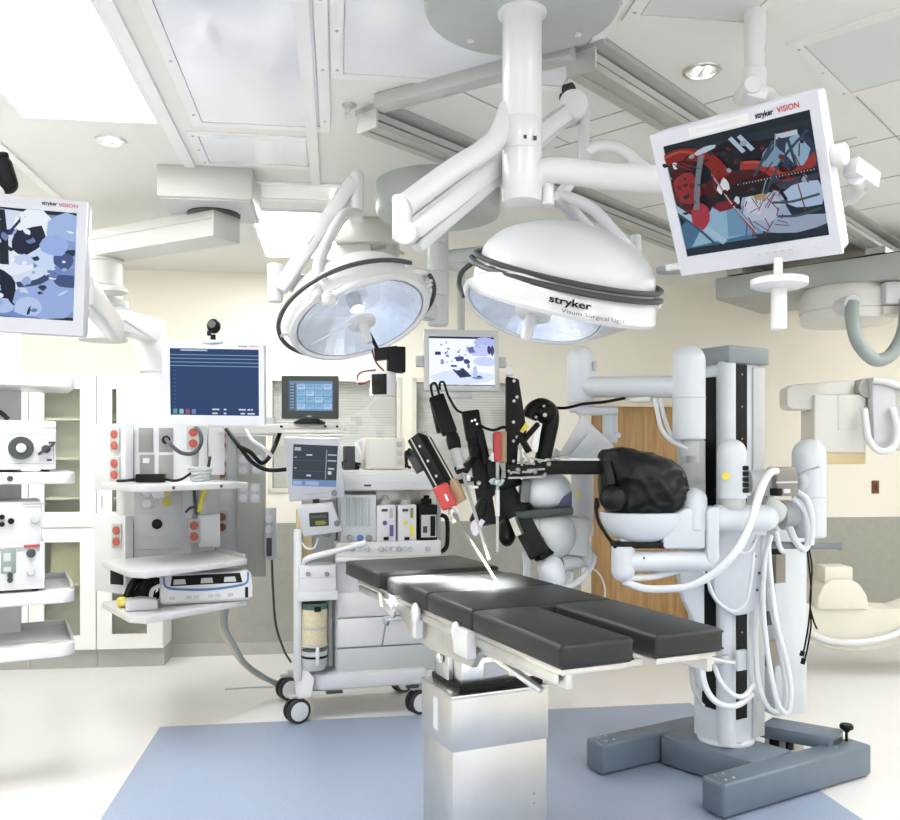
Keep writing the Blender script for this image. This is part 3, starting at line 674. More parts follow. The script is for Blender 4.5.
for i in range(20):
    r_ = random.Random(i+3); x0_ = r_.uniform(-.17, .02); hgt = r_.uniform(.09, .21)
    MB().tube([(x0_, r_.uniform(-.06, 0), .012), (x0_+.03, .02, hgt*.7), (x0_+.08, .06, hgt), (x0_+.15, .08, hgt*.8+.01), (x0_+.16+r_.uniform(-.05, .05), .12, .02+.007*i)], .011, 7, 6).build('cable', BLACK, t)
# ================================================================== left shelf boom and its devices
LYAW = math.radians(28)
LF = frame((-1.77, 4.02, 0), LYAW)       # front right corner of the trays; local x runs left as negative
LB = thing('shelf_boom', 'white hanging boom with four tray shelves at the left picture edge', 'equipment tower', LF @ Matrix.Translation((-.35, .4, .66)))
LI = LF
def lw(mb): mb.bm.transform(LF); return mb
LT = []
for i, (v, depth) in enumerate(((381, .48), (478, .48), (597, .48), (650, .48))):
    z = EYE-(v-CV)/F*4.0; th = .055 if i != 3 else .06
    r = .06; L = .75
    plan = [(-L, 0)]+[(-r+r*math.sin(a*PI/12), r-r*math.cos(a*PI/12)) for a in range(7)]+[(0, depth), (-L, depth)]
    m = MB(True); m.prism(plan, z-th/2, z+th/2, .006); s_ = lw(m).build('tray_shelf', WHITE2, LB); LT.append(z+th/2)
    if i >= 2:
        m = MB(True); m.span((-.018, .06, z+th/2-.002), (-.006, depth, z+th/2+.03), .002); m.span((-.75, depth-.012, z+th/2-.002), (-.01, depth, z+th/2+.03)); lw(m).build('side_rail', GREYP, s_)
    if i in (1, 2, 3):
        m = MB(True); c = px(LF, 10 if i == 1 else (23 if i == 2 else 22), v); c.z = z; m.cyl((c.x, .001, c.z), (c.x, -.005, c.z), .013, n=16); lw(m).build('hole_plug', DGREY if i == 1 else WHITE, s_)
m = MB(True); m.span((-.62, .40, LT[3]-.12), (-.22, .62, LT[0]+.35), .01); lw(m).build('column', WHITE, LB)
m = MB(True); m.cyl((-.42, .51, LT[0]+.34), (-.42, .51, CEIL-.001), .09); lw(m).build('drop_tube', BOOM, LB)
def devbox(name, label, cat, u1, v0, v1, w, d, shelf_z, yfront, mtl=WHITE, group=None):
    c = px(LF, u1, 455, yfront); Fm = LF @ Matrix.Translation((c.x, yfront, shelf_z))
    h = (px(LF, u1, v0, yfront).z)-shelf_z
    t = thing(name, label, cat, Fm, group)
    m = MB(); m.span((-w, 0, .012), (0, d, h), .008); m.build('case', mtl, t)
    for x in (-w+.04, -.04):
        for y in (.04, d-.04): MB().cyl((x, y, 0), (x, y, .013), .014, n=12).build('foot', RUBBER, t)
    return t, h
def dz(t, u, v): return px(FRAMES[t.name], u, v, 0)
# light source
t, h = devbox('light_source', 'white light source box with a big dark round socket on the left shelf boom', 'medical device', 56, 421, 470, .46, .34, LT[1], .06)
m = MB(); a, b = dz(t, -10, 433), dz(t, 54, 464); m.frame_y(a.x, b.x, b.z, a.z, a.x+.004, b.x-.004, b.z+.004, a.z-.004, -.002, 0); m.build('panel_line', GREYP, t)
c = dz(t, 21, 448); m = MB(); m.lathe((c.x, 0, c.z), (0, -1, 0), [(0, .054), (.02, .054), (.026, .05), (.026, .026), (.012, .022)], 36); m.build('socket_ring', DGREY, t)
m = MB(); m.lathe((c.x, -.01, c.z), (0, -1, 0), [(0, .022), (.02, .022), (.022, .016)], 24); m.build('socket_core', LGREY, t)
c = dz(t, 46, 449); m = MB(); m.lathe((c.x, 0, c.z), (0, -1, 0), [(0, .02), (.02, .018), (.022, .012)], 20); m.bar((c.x-.034, -.022, c.z-.026), (c.x+.034, -.022, c.z+.026), .012, .036, (0, -1, 0), .004); m.bar((c.x+.01, -.022, c.z+.03), (c.x+.04, -.022, c.z+.03), .01, .012, (0, -1, 0)); m.build('lever', DGREY, t)
a = dz(t, 43, 429); text_front('Xenon', .022, a.x, a.z, -.001).build('lettering', RED, t)
a = dz(t, 47, 460); MB().box((a.x+.01, -.0008, a.z), (.022, .0016, .010)).build('printed_mark', DGREY, t)
m = MB(); m.tube([(-.30, .12, h), (-.30, .10, h+.03), (-.24, .06, h+.04), (-.2, .05, h+.005)], .011, 8); m.box((-.36, .12, h+.03), (.10, .07, .058), None, .006); m.build('cable_plug', BLACK, t)
# middle device
t, h = devbox('camera_control_unit', 'flat white camera control box between two shelves on the left boom', 'medical device', 42, 501, 536, .42, .36, LT[2]+.168, .05)
MIDZ = LT[2]+.168
for (u, v, r, mt) in ((11, 521, .014, BLACK), (35, 519, .02, LGREY), (2, 517, .012, BLACK), (2, 524, .012, BLACK)):
    c = dz(t, u, v); MB().lathe((c.x, 0, c.z), (0, -1, 0), [(0, r), (.014, r), (.018, r*.8)], 20).build('knob', mt, t)
a = dz(t, 20, 506); m = MB(); m.box((a.x+.06, -.0008, a.z+.008), (.10, .0016, .009)); m.box((a.x+.055, -.0008, a.z-.006), (.07, .0016, .006)); m.build('printed_mark', GREYP, t)
# lower device
t, h = devbox('insufflator', 'white gas device with a small grey display on the third tray at left', 'medical device', 45, 541, 588, .44, .36, LT[2], .05)
hh = h
a, b = dz(t, 1, 549), dz(t, 16, 573); m = MB(); m.span((a.x, -.004, b.z), (b.x, .001, a.z), .001); d = m.build('display', mat('lcd_grey', (.22, .27, .27), .3), t)
m = MB(); m.span((a.x+.01, -.0055, (a.z+b.z)/2), (a.x+.04, -.004, a.z-.02)); m.build('digits', LGREY, d)
m = MB(); m.span((a.x+.01, -.0055, b.z+.01), (b.x-.02, -.004, b.z+.03)); m.build('digits', LGREY, d)
for (u, v, r, mt) in ((31, 553, .020, DGREY), (31, 572, .018, LGREY), (10, 575, .012, DGREY), (10, 580, .012, DGREY)):
    c = dz(t, u, v); MB().lathe((c.x, 0, c.z), (0, -1, 0), [(0, r), (.014, r), (.018, r*.8)], 20).build('knob', mt, t)
a, b = dz(t, 24, 545), dz(t, 40, 547); m = MB(); m.span((a.x, -.0015, b.z), (b.x, .001, a.z)); m.build('red_stripe', RED, t)

# ================================================================== monitors
BEZ = mat('bezel_white', (.52, .53, .58), .35, 0, .015)
def monitor(name, label, Fm, w, h, sx0, sx1, sz0, sz1, depth=.055, mtl=BEZ, brand=True, group='flat display screens'):
    """local origin at the middle of the front face, x right, z up, y into the case"""
    t = thing(name, label, 'monitor', Fm, None)
    m = MB(); m.frame_y(-w/2, w/2, -h/2, h/2, sx0, sx1, sz0, sz1, 0, .012)
    for v in m.bm.verts:                                     # soft outer edge
        pass
    m.build('bezel', mtl, t)
    m = MB(); m.box((0, .012+depth/2, 0), (w, depth, h), None, .012, 3); m.build('back_case', mtl, t)
    return t
# --- big tilted monitor at the right
RM = frame((.7429, 2.154, 2.273), 0, (.7387, -.6739, -.0145), (-.3146, -.3637, .8768))
q0, q1 = px(RM, 647.5, 137), px(RM, 846, 253); 
corn = [px(RM, *c) for c in ((648, 137), (813, 91.5), (847, 253), (683, 276))]
w0 = (corn[0].x+corn[3].x)/2; w1 = (corn[1].x+corn[2].x)/2; h0 = (corn[2].z+corn[3].z)/2; h1 = (corn[0].z+corn[1].z)/2
RMc = RM @ Matrix.Translation(((w0+w1)/2, 0, (h0+h1)/2)); ox, oz = (w0+w1)/2, (h0+h1)/2
RT = monitor('ceiling_monitor', 'large tilted white monitor showing a red surgery picture at the upper right', RMc, w1-w0, h1-h0, -.188-ox, .188-ox, -.150-oz, .150-oz)
r_ = random.Random(5)
DB = (.012, .022, .035); S = []
S += [rect((.02, .035, .05), 0, .93, 1, .07)]
S += [blob((.10, .02, .025), .15, .62, .22, .25, 14), blob((.02, .02, .03), .55, .6, .5, .3, 14), blob((.06, .08, .13), .85, .62, .22, .22), blob((.10, .015, .02), .5, .55, .3, .12)]
S += [(( .10, .22, .36), [(.0, .0), (.0, .28), (.14, .40), (.62, .0)]), ((.02, .04, .06), [(.0, .0), (.0, .07), (1, .07), (1, 0)]), ((.35, .55, .70), [(.05, .08), (.30, .10), (.62, .12), (.35, .42), (.26, .40)])]
S += [((.20, .38, .55), [(.33, .12), (.58, .10), (.45, .34), (.36, .38)])]
S += strip((.45, .62, .75), [(-.02, .46), (.12, .30), (.30, .08)], .05) + strip((.06, .12, .18), [(.0, .40), (.12, .25), (.24, .06)], .018)
S += [blob((.42, .50, .66), .62, .30, .16, .19, 16, .15, .4), blob((.55, .60, .72), .60, .33, .12, .14, 14, .2), blob((.50, .62, .80), .90, .36, .15, .10, 12, .2), blob((.40, .48, .62), .80, .14, .25, .07, 12), blob((.66, .70, .80), .56, .36, .06, .09, 10, .2)]
for i in range(22):
    x, y = r_.uniform(.48, .76), r_.uniform(.14, .46); S += strip((.22, .05, .08), [(x, y), (x+r_.uniform(-.06, .08), y-r_.uniform(.02, .1))], .007)
S += strip((.30, .035, .03), [(-.05, .86), (.12, .90), (.30, .82), (.40, .64)], .10) + strip((.48, .10, .07), [(-.05, .885), (.12, .925), (.29, .85)], .02)
S += [blob((.36, .05, .06), .12, .60, .10, .14), blob((.45, .06, .09), .17, .35, .07, .12, 12), blob((.25, .02, .05), .36, .40, .08, .05)]
S += strip((.40, .06, .05), [(.52, .70), (.66, .66), (.78, .54), (.92, .58), (1.02, .66)], .07) + strip((.55, .13, .10), [(.55, .72), (.66, .69), (.77, .58)], .02)
S += [rect((.02, .025, .03), .46, .52, .54, .045), rect((.015, .02, .025), .3, .44, .40, .07)]
for i in range(26): S += [rect((.5, .55, .6), .48+i*.02, .548, .006, .012)]
S += [blob((.75, .80, .85), .40, .58, .03, .05, 8, .3), blob((.8, .85, .9), .36, .55, .03, .04, 8, .3), blob((.7, .75, .8), .46, .43, .02, .03, 8, .3), blob((.7, .75, .8), .54, .42, .02, .03, 8, .3), blob((.5, .35, .12), .62, .42, .05, .025, 8, .3)]
S += [blob((.6, .68, .75), .31, .90, .08, .025, 8, .3, .2), blob((.75, .8, .85), .08, .82, .02, .03, 8, .3), rect((.6, .68, .74), .78, .845, .14, .04), blob((.25, .38, .52), .74, .72, .08, .09, 10, .2), blob((.35, .5, .65), .90, .72, .07, .12, 10, .2)]
for a in (.50, .56): S += strip((.5, .62, .72), [(a, .93), (a+.06, .82)], .03)
for pts in (((.98, .86), (.80, .68), (.66, .44)), ((.86, .80), (.88, .62)), ((.70, .72), (.80, .84)), ((.62, .62), (.75, .82))): S += strip((.05, .10, .14), pts, .02)
S += strip((.22, .27, .30), [(.28, .86), (.22, .66), (.17, .42)], .04) + strip((.35, .10, .12), [(.33, .70), (.42, .42), (.55, .12)], .014) + strip((.6, .62, .66), [(.33, .68), (.44, .38), (.56, .14)], .006) + strip((.07, .12, .15), [(.70, .36), (.82, .34), (1., .36)], .02) + strip((.07, .12, .15), [(.72, .24), (.85, .22), (1., .25)], .02)
r_ = random.Random(11)
for i in range(46):
    x, y = r_.uniform(.02, .98), r_.uniform(.40, .92); S.append(blob(r_.choice([(.03, .04, .06), (.05, .08, .12), (.20, .03, .03), (.35, .45, .55), (.02, .02, .03), (.12, .02, .03)]), x, y, r_.uniform(.008, .03), r_.uniform(.006, .022), 7, .4, r_.uniform(0, 3), i))
for i in range(16):
    x, y = r_.uniform(.0, 1.), r_.uniform(.45, .9); S += strip(r_.choice([(.02, .03, .05), (.30, .38, .46), (.25, .04, .04)]), [(x, y), (x+r_.uniform(-.12, .12), y-r_.uniform(.05, .2))], .008)
S = [(tuple((x*.78)**1.18 for x in c), p) for c, p in S]
screen(RT, -.188-ox, .188-ox, -.150-oz, .150-oz, .004, S, DB)
zt = .150-oz; ht = h1-oz-zt
text_front('stryker', .019, .062-ox, zt+ht*.30, -.0012, .0006, .044).build('lettering', BLACK, RT)
text_front('VISION', .019, .115-ox, zt+ht*.30, -.0012, .0004, .052).build('lettering', RED, RT)
text_front('PATIENT INFORMATION', .012, -.09-ox, zt+ht*.36, -.0012, 0, .11).build('lettering', LGREY, RT)
m = MB(); m.span((-.11-ox, -.0008, zt+ht*.15), (.045-ox, .0005, zt+ht*.8)); m.build('label_strip', WHITE2, RT)
for i in range(5): MB().box((.01+.02*i-ox, -.001, -.150-oz-.022), (.009, .003, .003)).build('button', GREYP, RT)
MB().lathe((.155-ox, 0, -.150-oz-.024), (0, -1, 0), [(0, .011), (.002, .010)], 18).build('power_button', BEZ, RT)
hw = (w1-w0)/2; hh_ = (h1-h0)/2
m = MB(); m.cyl((-hw-.012, .035, -hh_+.02), (-hw+.04, .035, -hh_+.02), .021, n=24, bev=.004); m.cyl((-hw-.055, .035, -hh_+.02), (-hw-.012, .035, -hh_+.02), .010); m.build('side_grip', WHITE2, RT)
m = MB(); m.lathe((-hw+.005, .04, .02), (-1, 0, 0), [(0, .022), (.012, .022), (.02, .012)], 20); m.build('side_pivot', WHITE2, RT)
# handle below
hp = P(778, 262, 2.16); m = W(); m.cyl(P(778, 258, 2.17), P(778, 279, 2.17), .011); m.lathe(P(779, 278, 2.17), (0, 0, -1), [(0, .058), (.004, .070), (.020, .070), (.026, .055)], 40); m.cyl(P(779, 285, 2.17), P(779, 330, 2.17), .0195, bev=.003); m.build('handle', WHITE2, RT)
# yoke on the right side
m = MB(); m.cyl((hw-.004, .04, .035), (hw+.03, .04, .035), .026, n=24, bev=.004); m.build('side_pivot', WHITE2, RT)
m = W(); m.bar(P(850, 166, 2.09), P(873, 182, 2.14), .04, .042, bev=.004); m.build('yoke_end', WHITE2, RT)
m = W(); m.tube([P(856, 176, 2.10), P(858, 188, 2.2), P(840, 200, 2.42), P(800, 195, 2.47)], .022, 12); m.build('yoke', WHITE2, RT)

# --- blue monitor on the outlet tower
BM = frame((-.9957, 3.588, 1.907), 0, (.9985, .055, -.008), (.0, -.16, .985))
BM = frame(P(213.5, 384.5, 4.5), 0, (.9985, .055, -.012), (0, -.10, .985))
c0, c1 = px(BM, 162.5, 343), px(BM, 265.5, 426); s0, s1 = px(BM, 169.5, 348), px(BM, 259, 416)
BT = monitor('status_monitor', 'white framed monitor with a plain blue screen in front of the outlet tower', BM, c1.x-c0.x, c0.z-c1.z, s0.x, s1.x, s1.z, s0.z)
S = [rect((.20, .33, .50), 0, .90-.055*i, 1, .012) for i in range(4)]
S += [rect((.5, .6, .7), .12, .965, .3, .02)]
for i in range(4): S += [rect(((.12, .35, .32), (.35, .5, .6), (.35, .08, .14), (.16, .22, .5))[i], .03+.07*i, .02, .045, .07)]
for (x, y, w) in ((.47, .08, .08), (.60, .08, .03), (.77, .08, .08), (.87, .08, .03), (.91, .08, .02), (.47, .02, .06), (.60, .02, .03), (.79, .02, .05), (.87, .02, .08)): S += [rect((.6, .68, .78), x, y, w, .022)]
for i in range(10): S += [rect((.10, .18, .34), .05, .12+.06*i, .012, .012)]
screen(BT, s0.x, s1.x, s1.z, s0.z, .004, S, (.018, .050, .15))
a = px(BM, 238, 346.5); text_front('stryker', .012, a.x, a.z-.002, -.001, .0003, .05).build('lettering', BLACK, BT)
text_front('VISION', .012, a.x+.054, a.z-.002, -.001, .0002, .05).build('lettering', RED, BT)
m = W(); m.cyl(P(212, 385, 4.57), P(205, 385, 4.85), .05); m.bar(P(205, 385, 4.85), V((-1.70, 5.34, 1.965)), .08, .10, bev=.01); m.build('mount_arm', WHITE2, BT)
c = px(BM, 213, 341, .035); 
t = thing('webcam', 'small black ball camera on a white foot on top of the blue screen', 'camera', BM @ V((c.x, .035, c0.z)))
MB().lathe((0, 0, -.0005), (0, 0, 1), [(0, .05), (.006, .055), (.014, .055), (.02, .03)], 28).build('foot', WHITE2, t)
m = MB(); m.cyl((0, 0, .018), (0, 0, .05), .014); m.span((-.03, -.012, .045), (-.012, .012, .07), .003); m.build('stem', BLACK, t)
m = MB(); m.ell((.004, 0, .095), (.036, .036, .040)); m.build('camera_ball', BLACK, t)
m = MB(); m.cyl((.004, -.03, .10), (.004, -.042, .101), .02); m.build('lens', DGREY, t)

# --- left monitor
LM = frame(P(0, 266, 2.33), 0, (.975, .215, -.030), (.03, -.06, .99))
LM = frame(P(30, 265, 2.36), 0, (.985, .17, -.040), (.035, -.02, .99))
c0, c1 = px(LM, 88, 204), px(LM, 82, 338); s1, s0 = px(LM, 77, 213), px(LM, 73, 321)
xr = (c0.x+c1.x)/2; sr = (s1.x+s0.x)/2; zt, zb = c0.z, c1.z
LTm = monitor('ceiling_monitor', 'white monitor showing a bluish operating scene, cut by the left picture edge', LM @ Matrix.Translation((xr-.23, 0, 0)), .46, zt-zb, -.19, sr-(xr-.23), s0.z, s1.z)
S = [rect((.012, .02, .03), 0, .965, 1, .035), rect((.012, .02, .03), 0, 0, 1, .03)]
S += [blob((.62, .70, .85), .5, .75, .4, .25), blob((.8, .85, .92), .72, .82, .16, .18, 10), blob((.16, .25, .52), .72, .25, .45, .28), blob((.30, .40, .70), .80, .22, .30, .22), blob((.34, .46, .74), .93, .80, .14, .20), blob((.24, .32, .60), .92, .62, .16, .14), blob((.75, .80, .9), .48, .45, .25, .2)]
S += [blob((.006, .012, .03), .40, .24, .22, .22, 14, .1, -.4), blob((.005, .01, .02), .30, .12, .3, .15), ((.01, .015, .03), [(.44, .98), (.52, .98), (.55, .7), (.56, .48), (.50, .48), (.49, .7), (.42, .86)]), blob((.012, .016, .04), .69, .72, .10, .15, 12, .15, -.5), strip((.012, .016, .04), [(.55, .62), (.66, .75), (.76, .88)], .06)[0]]
S += strip((.012, .02, .05), [(.50, .76), (.60, .78), (.70, .72)], .05) + strip((.03, .04, .08), [(.64, .92), (.56, .78)], .02) + strip((.6, .7, .85), [(.60, .34), (.72, .40), (.84, .50)], .09) + strip((.04, .06, .16), [(.62, .30), (.76, .34), (.86, .44)], .05)
S += [blob((.55, .66, .86), .80, .56, .10, .10, 6, .05, .2), blob((.06, .09, .24), .92, .56, .07, .09), blob((.20, .28, .55), .66, .10, .05, .08), blob((.45, .55, .80), .70, .10, .10, .09), blob((.40, .52, .80), .52, .10, .08, .07), blob((.5, .6, .82), .66, .53, .07, .05), blob((.05, .08, .2), .95, .36, .10, .06), blob((.30, .42, .75), .86, .68, .10, .10)]
for i in range(40):
    x, y = r_.uniform(.3, .98), r_.uniform(.06, .94); S.append(blob(r_.choice([(.02, .03, .07), (.55, .64, .82), (.14, .20, .42), (.30, .40, .66), (.78, .83, .92)]), x, y, r_.uniform(.01, .045), r_.uniform(.008, .03), 8, .4, r_.uniform(0, 3), i))
x0s = -.19
screen(LTm, -.19, sr-(xr-.23), s0.z, s1.z, .004, [(c, [(.30+.70*((x-.30)/.70), y) for x, y in p]) for c, p in S], (.20, .28, .5))
a = px(LM, 42, 203); text_front('stryker', .014, a.x-(xr-.23), a.z-.004, -.001, .0004, .04).build('lettering', BLACK, LTm)
text_front('VISION', .014, a.x-(xr-.23)+.044, a.z-.006, -.001, .0002, .05).build('lettering', RED, LTm)
m = MB(); m.lathe((-.03, -.0005, zb+.022), (0, -1, 0), [(0, .010), (.002, .009)], 18); m.box((-.12, -.001, zb+.02), (.03, .002, .008)); m.build('button', LGREY, LTm)
m = W(); m.bar(P(84, 290, 2.44), P(116, 330, 3.3), .05, .09, bev=.01); m.bar(P(116, 328, 3.3), V((-1.93, 4.78, 2.33)), .06, .08, bev=.01); m.build('monitor_arm', WHITE2, LTm)
m = W(); m.cyl(P(0, 196, 2.40), P(0, 176, 2.40), .012); m.build('camera_stem', WHITE2, LTm)
m = W(); m.capsule(P(10, 194, 2.42), P(-2, 154, 2.40), .030, True, True); m.build('camera_body', BLACK, LTm)
m = W(); m.lathe(P(4, 158, 2.40), (-.2, 0, 1), [(0, .014), (.012, .014), (.016, .01)], 16); m.build('camera_cap', BLACK, LTm)

# --- small back monitor
KM = frame(P(462, 360, 4.72), 0, (.985, .14, .0), (.0, .10, .99))
c0, c1 = px(KM, 424.5, 331), px(KM, 500, 393); s0, s1 = px(KM, 428.8, 336), px(KM, 495, 386)
KT = monitor('display_monitor', 'small grey framed monitor showing the whole operating room at the back', KM, c1.x-c0.x, c0.z-c1.z, s0.x, s1.x, s1.z, s0.z, .05, mat('bezel_grey', (.52, .53, .53), .4, 0, .02))
S = [rect((.02, .03, .07), 0, .96, 1, .04), rect((.04, .05, .07), 0, 0, 1, .02), blob((.70, .80, 1.), .5, .16, .5, .14), blob((.45, .50, .90), .85, .88, .18, .12), blob((.55, .60, .95), .78, .72, .2, .12), blob((.6, .68, .95), .85, .5, .2, .1)]
S += [rect((.04, .05, .16), .09, .62, .09, .07), ((.14, .15, .36), [(.58, .78), (.67, .80), (.71, .68), (.62, .67)]), ((.03, .04, .10), [(.35, .33), (.47, .16), (.65, .19), (.52, .36)]), ((.8, .85, 1.), [(.36, .36), (.44, .38), (.48, .32), (.40, .31)]), rect((.05, .06, .14), .33, .38, .09, .04)]
S += [blob((.06, .08, .22), .46, .55, .08, .05, 9, .3), blob((.05, .07, .2), .58, .49, .05, .05, 8, .3), blob((.2, .3, .6), .74, .17, .09, .04), blob((.05, .06, .14), .76, .19, .03, .02), blob((.05, .05, .16), .92, .74, .03, .09), blob((.06, .06, .2), .97, .72, .03, .1), blob((.2, .22, .45), .28, .60, .03, .03, 6, .3), blob((.1, .1, .3), .25, .66, .02, .02), blob((.15, .15, .35), .60, .40, .02, .05), blob((.3, .32, .55), .2, .48, .03, .06), blob((.5, .58, .9), .70, .28, .04, .12)]
for i in range(14):
    r_ = random.Random(i); S += [blob((.35, .38, .62), r_.uniform(.08, .9), r_.uniform(.42, .9), r_.uniform(.01, .03), r_.uniform(.01, .03), 7, .3)]
screen(KT, s0.x, s1.x, s1.z, s0.z, .004, S, (.92, .96, 1.1))
for s in (-1, 1): MB().box((s*((c1.x-c0.x)/2+.022), .03, -.005), (.045, .035, .06), None, .006).build('side_knob', GREYP, KT)
m = MB(); m.box((0, .03, (c1.z)-.012), (.12, .03, .03), None, .006); m.build('grip', LGREY, KT)
m = W(); b = P(461, 331, 4.76); m.cyl(b+V((0, .02, -.06)), V((b.x, b.y+.02, 2.665)), .022); m.build('hanger_tube', GREYP, KT)

# --- black monitor on the shelf
SM = frame(V((P(310, 427, 5.42).x, 5.405, MONZ)), math.radians(4))
t = thing('desktop_monitor', 'black monitor with a pale blue page standing on the tower shelf', 'monitor', SM)
m = MB(); m.lathe((0, 0, 0), (0, 0, 1), [(0, .10), (.012, .10), (.03, .06), (.036, .04)], 28); m.build('foot', BLACK, t)
m = MB(); m.box((0, .02, .05), (.07, .03, .07), None, .006); m.build('neck', BLACK, t)
a, b = px(SM, 282, 376), px(SM, 338.5, 419); a2, b2 = px(SM, 289, 381), px(SM, 333, 411)
m = MB(); m.frame_y(a.x, b.x, b.z, a.z, a2.x, b2.x, b2.z, a2.z, -.02, -.008); m.build('bezel', mat('greenish_black', (.02, .026, .024), .4), t)
m = MB(); m.box(((a.x+b.x)/2, .018, (a.z+b.z)/2), (b.x-a.x, .052, a.z-b.z), None, .012); m.build('back_case', BLACK, t)
S = [rect((.09, .14, .20), 0, 0, .16, 1), rect((.16, .26, .38), 0, .93, 1, .07)]
for i in range(4):
    for j in range(4): S += [rect((.26, .48, .72) if (i+j) % 3 else (.40, .60, .80), .19+.2*i, .05+.22*j, .185, .19), rect((.09, .22, .38), .21+.2*i, .14+.22*j, .12, .018), rect((.09, .22, .38), .21+.2*i, .19+.22*j, .14, .015)]
for j in range(9): S += [rect((.35, .48, .58), .04, .08+.1*j, .08, .03)]
screen(t, a2.x, b2.x, b2.z, a2.z, -.0165, S, (.14, .28, .46))
MB().box((0, -.0204, b.z+.016), (.03, .0012, .006)).build('badge', LGREY, t)
# ================================================================== surgical lamps and their suspensions
def img_axes(u, v):
    d = V(((u-CU)/F, 1, -(v-CV)/F)).normalized(); r = (V((1, 0, 0))-d*d.x).normalized(); up = r.cross(d); return r, up, d
def ring_pts(c, n, r, ref, k=48, r2=None):
    n = V(n).normalized(); x = (V(ref)-n*V(ref).dot(n)).normalized(); y = n.cross(x)
    return [V(c)+(x*math.cos(2*PI*i/k)+y*math.sin(2*PI*i/k))*r for i in range(k)]
def lamp_inside(t, c1, n1, r, hand=True, ref=V((1, 0, 0)), depth=.13):
    """concave reflector, cover glass, central bulb holder and handle; n1 points out of the lamp towards the patient"""
    n1 = V(n1).normalized(); m = W()
    m.loft([ring_pts(c1-n1*(depth*(1-(f*f))), n1, r*f, ref, 32) for f in (1, .9, .78, .62, .45, .25)], False, True); m.build('reflector', REFL, t, ang=2)
    m = W(); m.loft([ring_pts(c1+n1*.002, n1, r*.995, ref), ring_pts(c1+n1*.005, n1, r*.96, ref)], True, True); g = m.build('cover_glass', LGLASS, t)
    m = W(); m.lathe(c1-n1*depth*.95, n1, [(0, .03), (depth*.3, .03), (depth*.5, .03)], 24); m.build('bulb_holder', LGREY, t)
    m = W(); m.lathe(c1+n1*.004, n1, [(0, .05), (.004, .062), (.018, .062), (.024, .05)], 32); m.lathe(c1+n1*.028, n1, [(0, .020), (.004, .022), (.07, .019), (.085, .016), (.09, .01)], 24); m.build('sterile_handle', WHITE2, t)
    pl_ = bpy.data.lights.new('lamp_bulb', 'POINT'); po = bpy.data.objects.new('lamp_bulb', pl_); COL.objects.link(po); po.location = c1-n1*depth*.22; pl_.energy = .8; pl_.shadow_soft_size = .03
    li = bpy.data.lights.new('lamp_light', 'SPOT'); lo = bpy.data.objects.new('lamp_light', li); COL.objects.link(lo); return li, lo
def aim(lo, p, target):
    lo.location = p; lo.rotation_euler = (V(target)-V(p)).to_track_quat('-Z', 'Y').to_euler()
SPOT = P(468, 591, 3.75)
# ---- near lamp
YN = 2.85
r_, u_, d_ = img_axes(565, 290)
n2 = (.99*(.208*r_+.978*u_)-.12*d_).normalized()                  # dome axis (up)
c2 = P(567, 274, YN); R2 = .308
r3, u3, d3 = img_axes(534, 307)
n1 = -(.89*(.26*r3+.966*u3)+.46*d3).normalized()                  # opening (down, towards the table)
n1 = -((.89*(.26*r3+.966*u3)) + .45*d3).normalized()
c1 = P(534, 309, YN-.03); R1 = .228
n3 = (n2*.93-n1*.07).normalized(); c3 = P(562, 307, YN-.0); R3 = .305
NL = thing('surgical_light', 'large white domed surgical lamp with black handrails and lettering in the centre', 'surgical lamp', c3)
ref = V((1, .2, 0))
m = W(); rg = []
for f in (0, .2, .4, .6, .8, 1): 
    nn = (-n1*(1-f)+n3*f); rg.append(ring_pts(c1.lerp(c3, f), nn, R1*1.05+(R3-R1*1.05)*(f**.6), ref))
rg += [ring_pts(c3+n3*.012, n3, R3+.008, ref), ring_pts(c2-n2*.012, n2, R2+.0, ref), ring_pts(c2+n2*.008, n2, R2-.004, ref)]
m.loft(rg, False, False); m.build('body', WHITE2, NL)
m = W(); m.loft([ring_pts(c1, -n1, R1*1.05, ref), ring_pts(c1+n1*.008, -n1, R1*1.03, ref), ring_pts(c1+n1*.006, -n1, R1, ref), ring_pts(c1, -n1, R1*.99, ref)], False, False); m.build('rim_ring', LGREY, NL)
H = .165
m = W(); m.loft([ring_pts(c2+n2*(.008+H*math.sin(a)), n2, (R2-.012)*(math.cos(a)**1.12), ref) for a in [i*PI/2/14 for i in range(14)]]+[ring_pts(c2+n2*(.008+H), n2, .012, ref)], False, True); m.build('dome', WHITE, NL, ang=80)
m = W(); m.tube(ring_pts(c2+n2*.010, n2, R2+.008, ref, 64), .0085, 8, closed=True); m.build('upper_handrail', DGREY, NL)
m = W(); arc = ring_pts(c2-n2*.018, n2, R2+.032, ref, 96); 
# open rail over the side facing the viewer, ends curled back to the body
toC = (V((0, 0, EYE))-c2); toC = (toC-n2*toC.dot(n2)).normalized(); side = n2.cross(toC)
pts = []
for a in range(-100, 79, 6):
    t_ = math.radians(a); pts.append(c2-n2*.012+(toC*math.cos(t_)+side*math.sin(t_))*(R2+.018))
sgn = 1 if side.x > 0 else -1
if sgn < 0: pts = [c2-n2*.018+(toC*math.cos(math.radians(a))-side*math.sin(math.radians(a)))*(R2+.032) for a in range(-100, 79, 6)]
pts = [pts[0]+(c2-pts[0]).normalized()*.06+n2*.02, pts[0]+(c2-pts[0]).normalized()*.01+n2*.012]+pts
m.tube(pts, .010, 8, 2); m.build('front_handrail', DGREY, NL)
for a in (-50, 74):
    m = W(); t_ = math.radians(a)*sgn; dirv = toC*math.cos(t_)+side*math.sin(t_); m.bar(c2-n2*.018+dirv*(R2-.005), c2-n2*.018+dirv*(R2+.022), .03, .034, n2, .004)
    m.build('rail_bracket', WHITE2, NL)
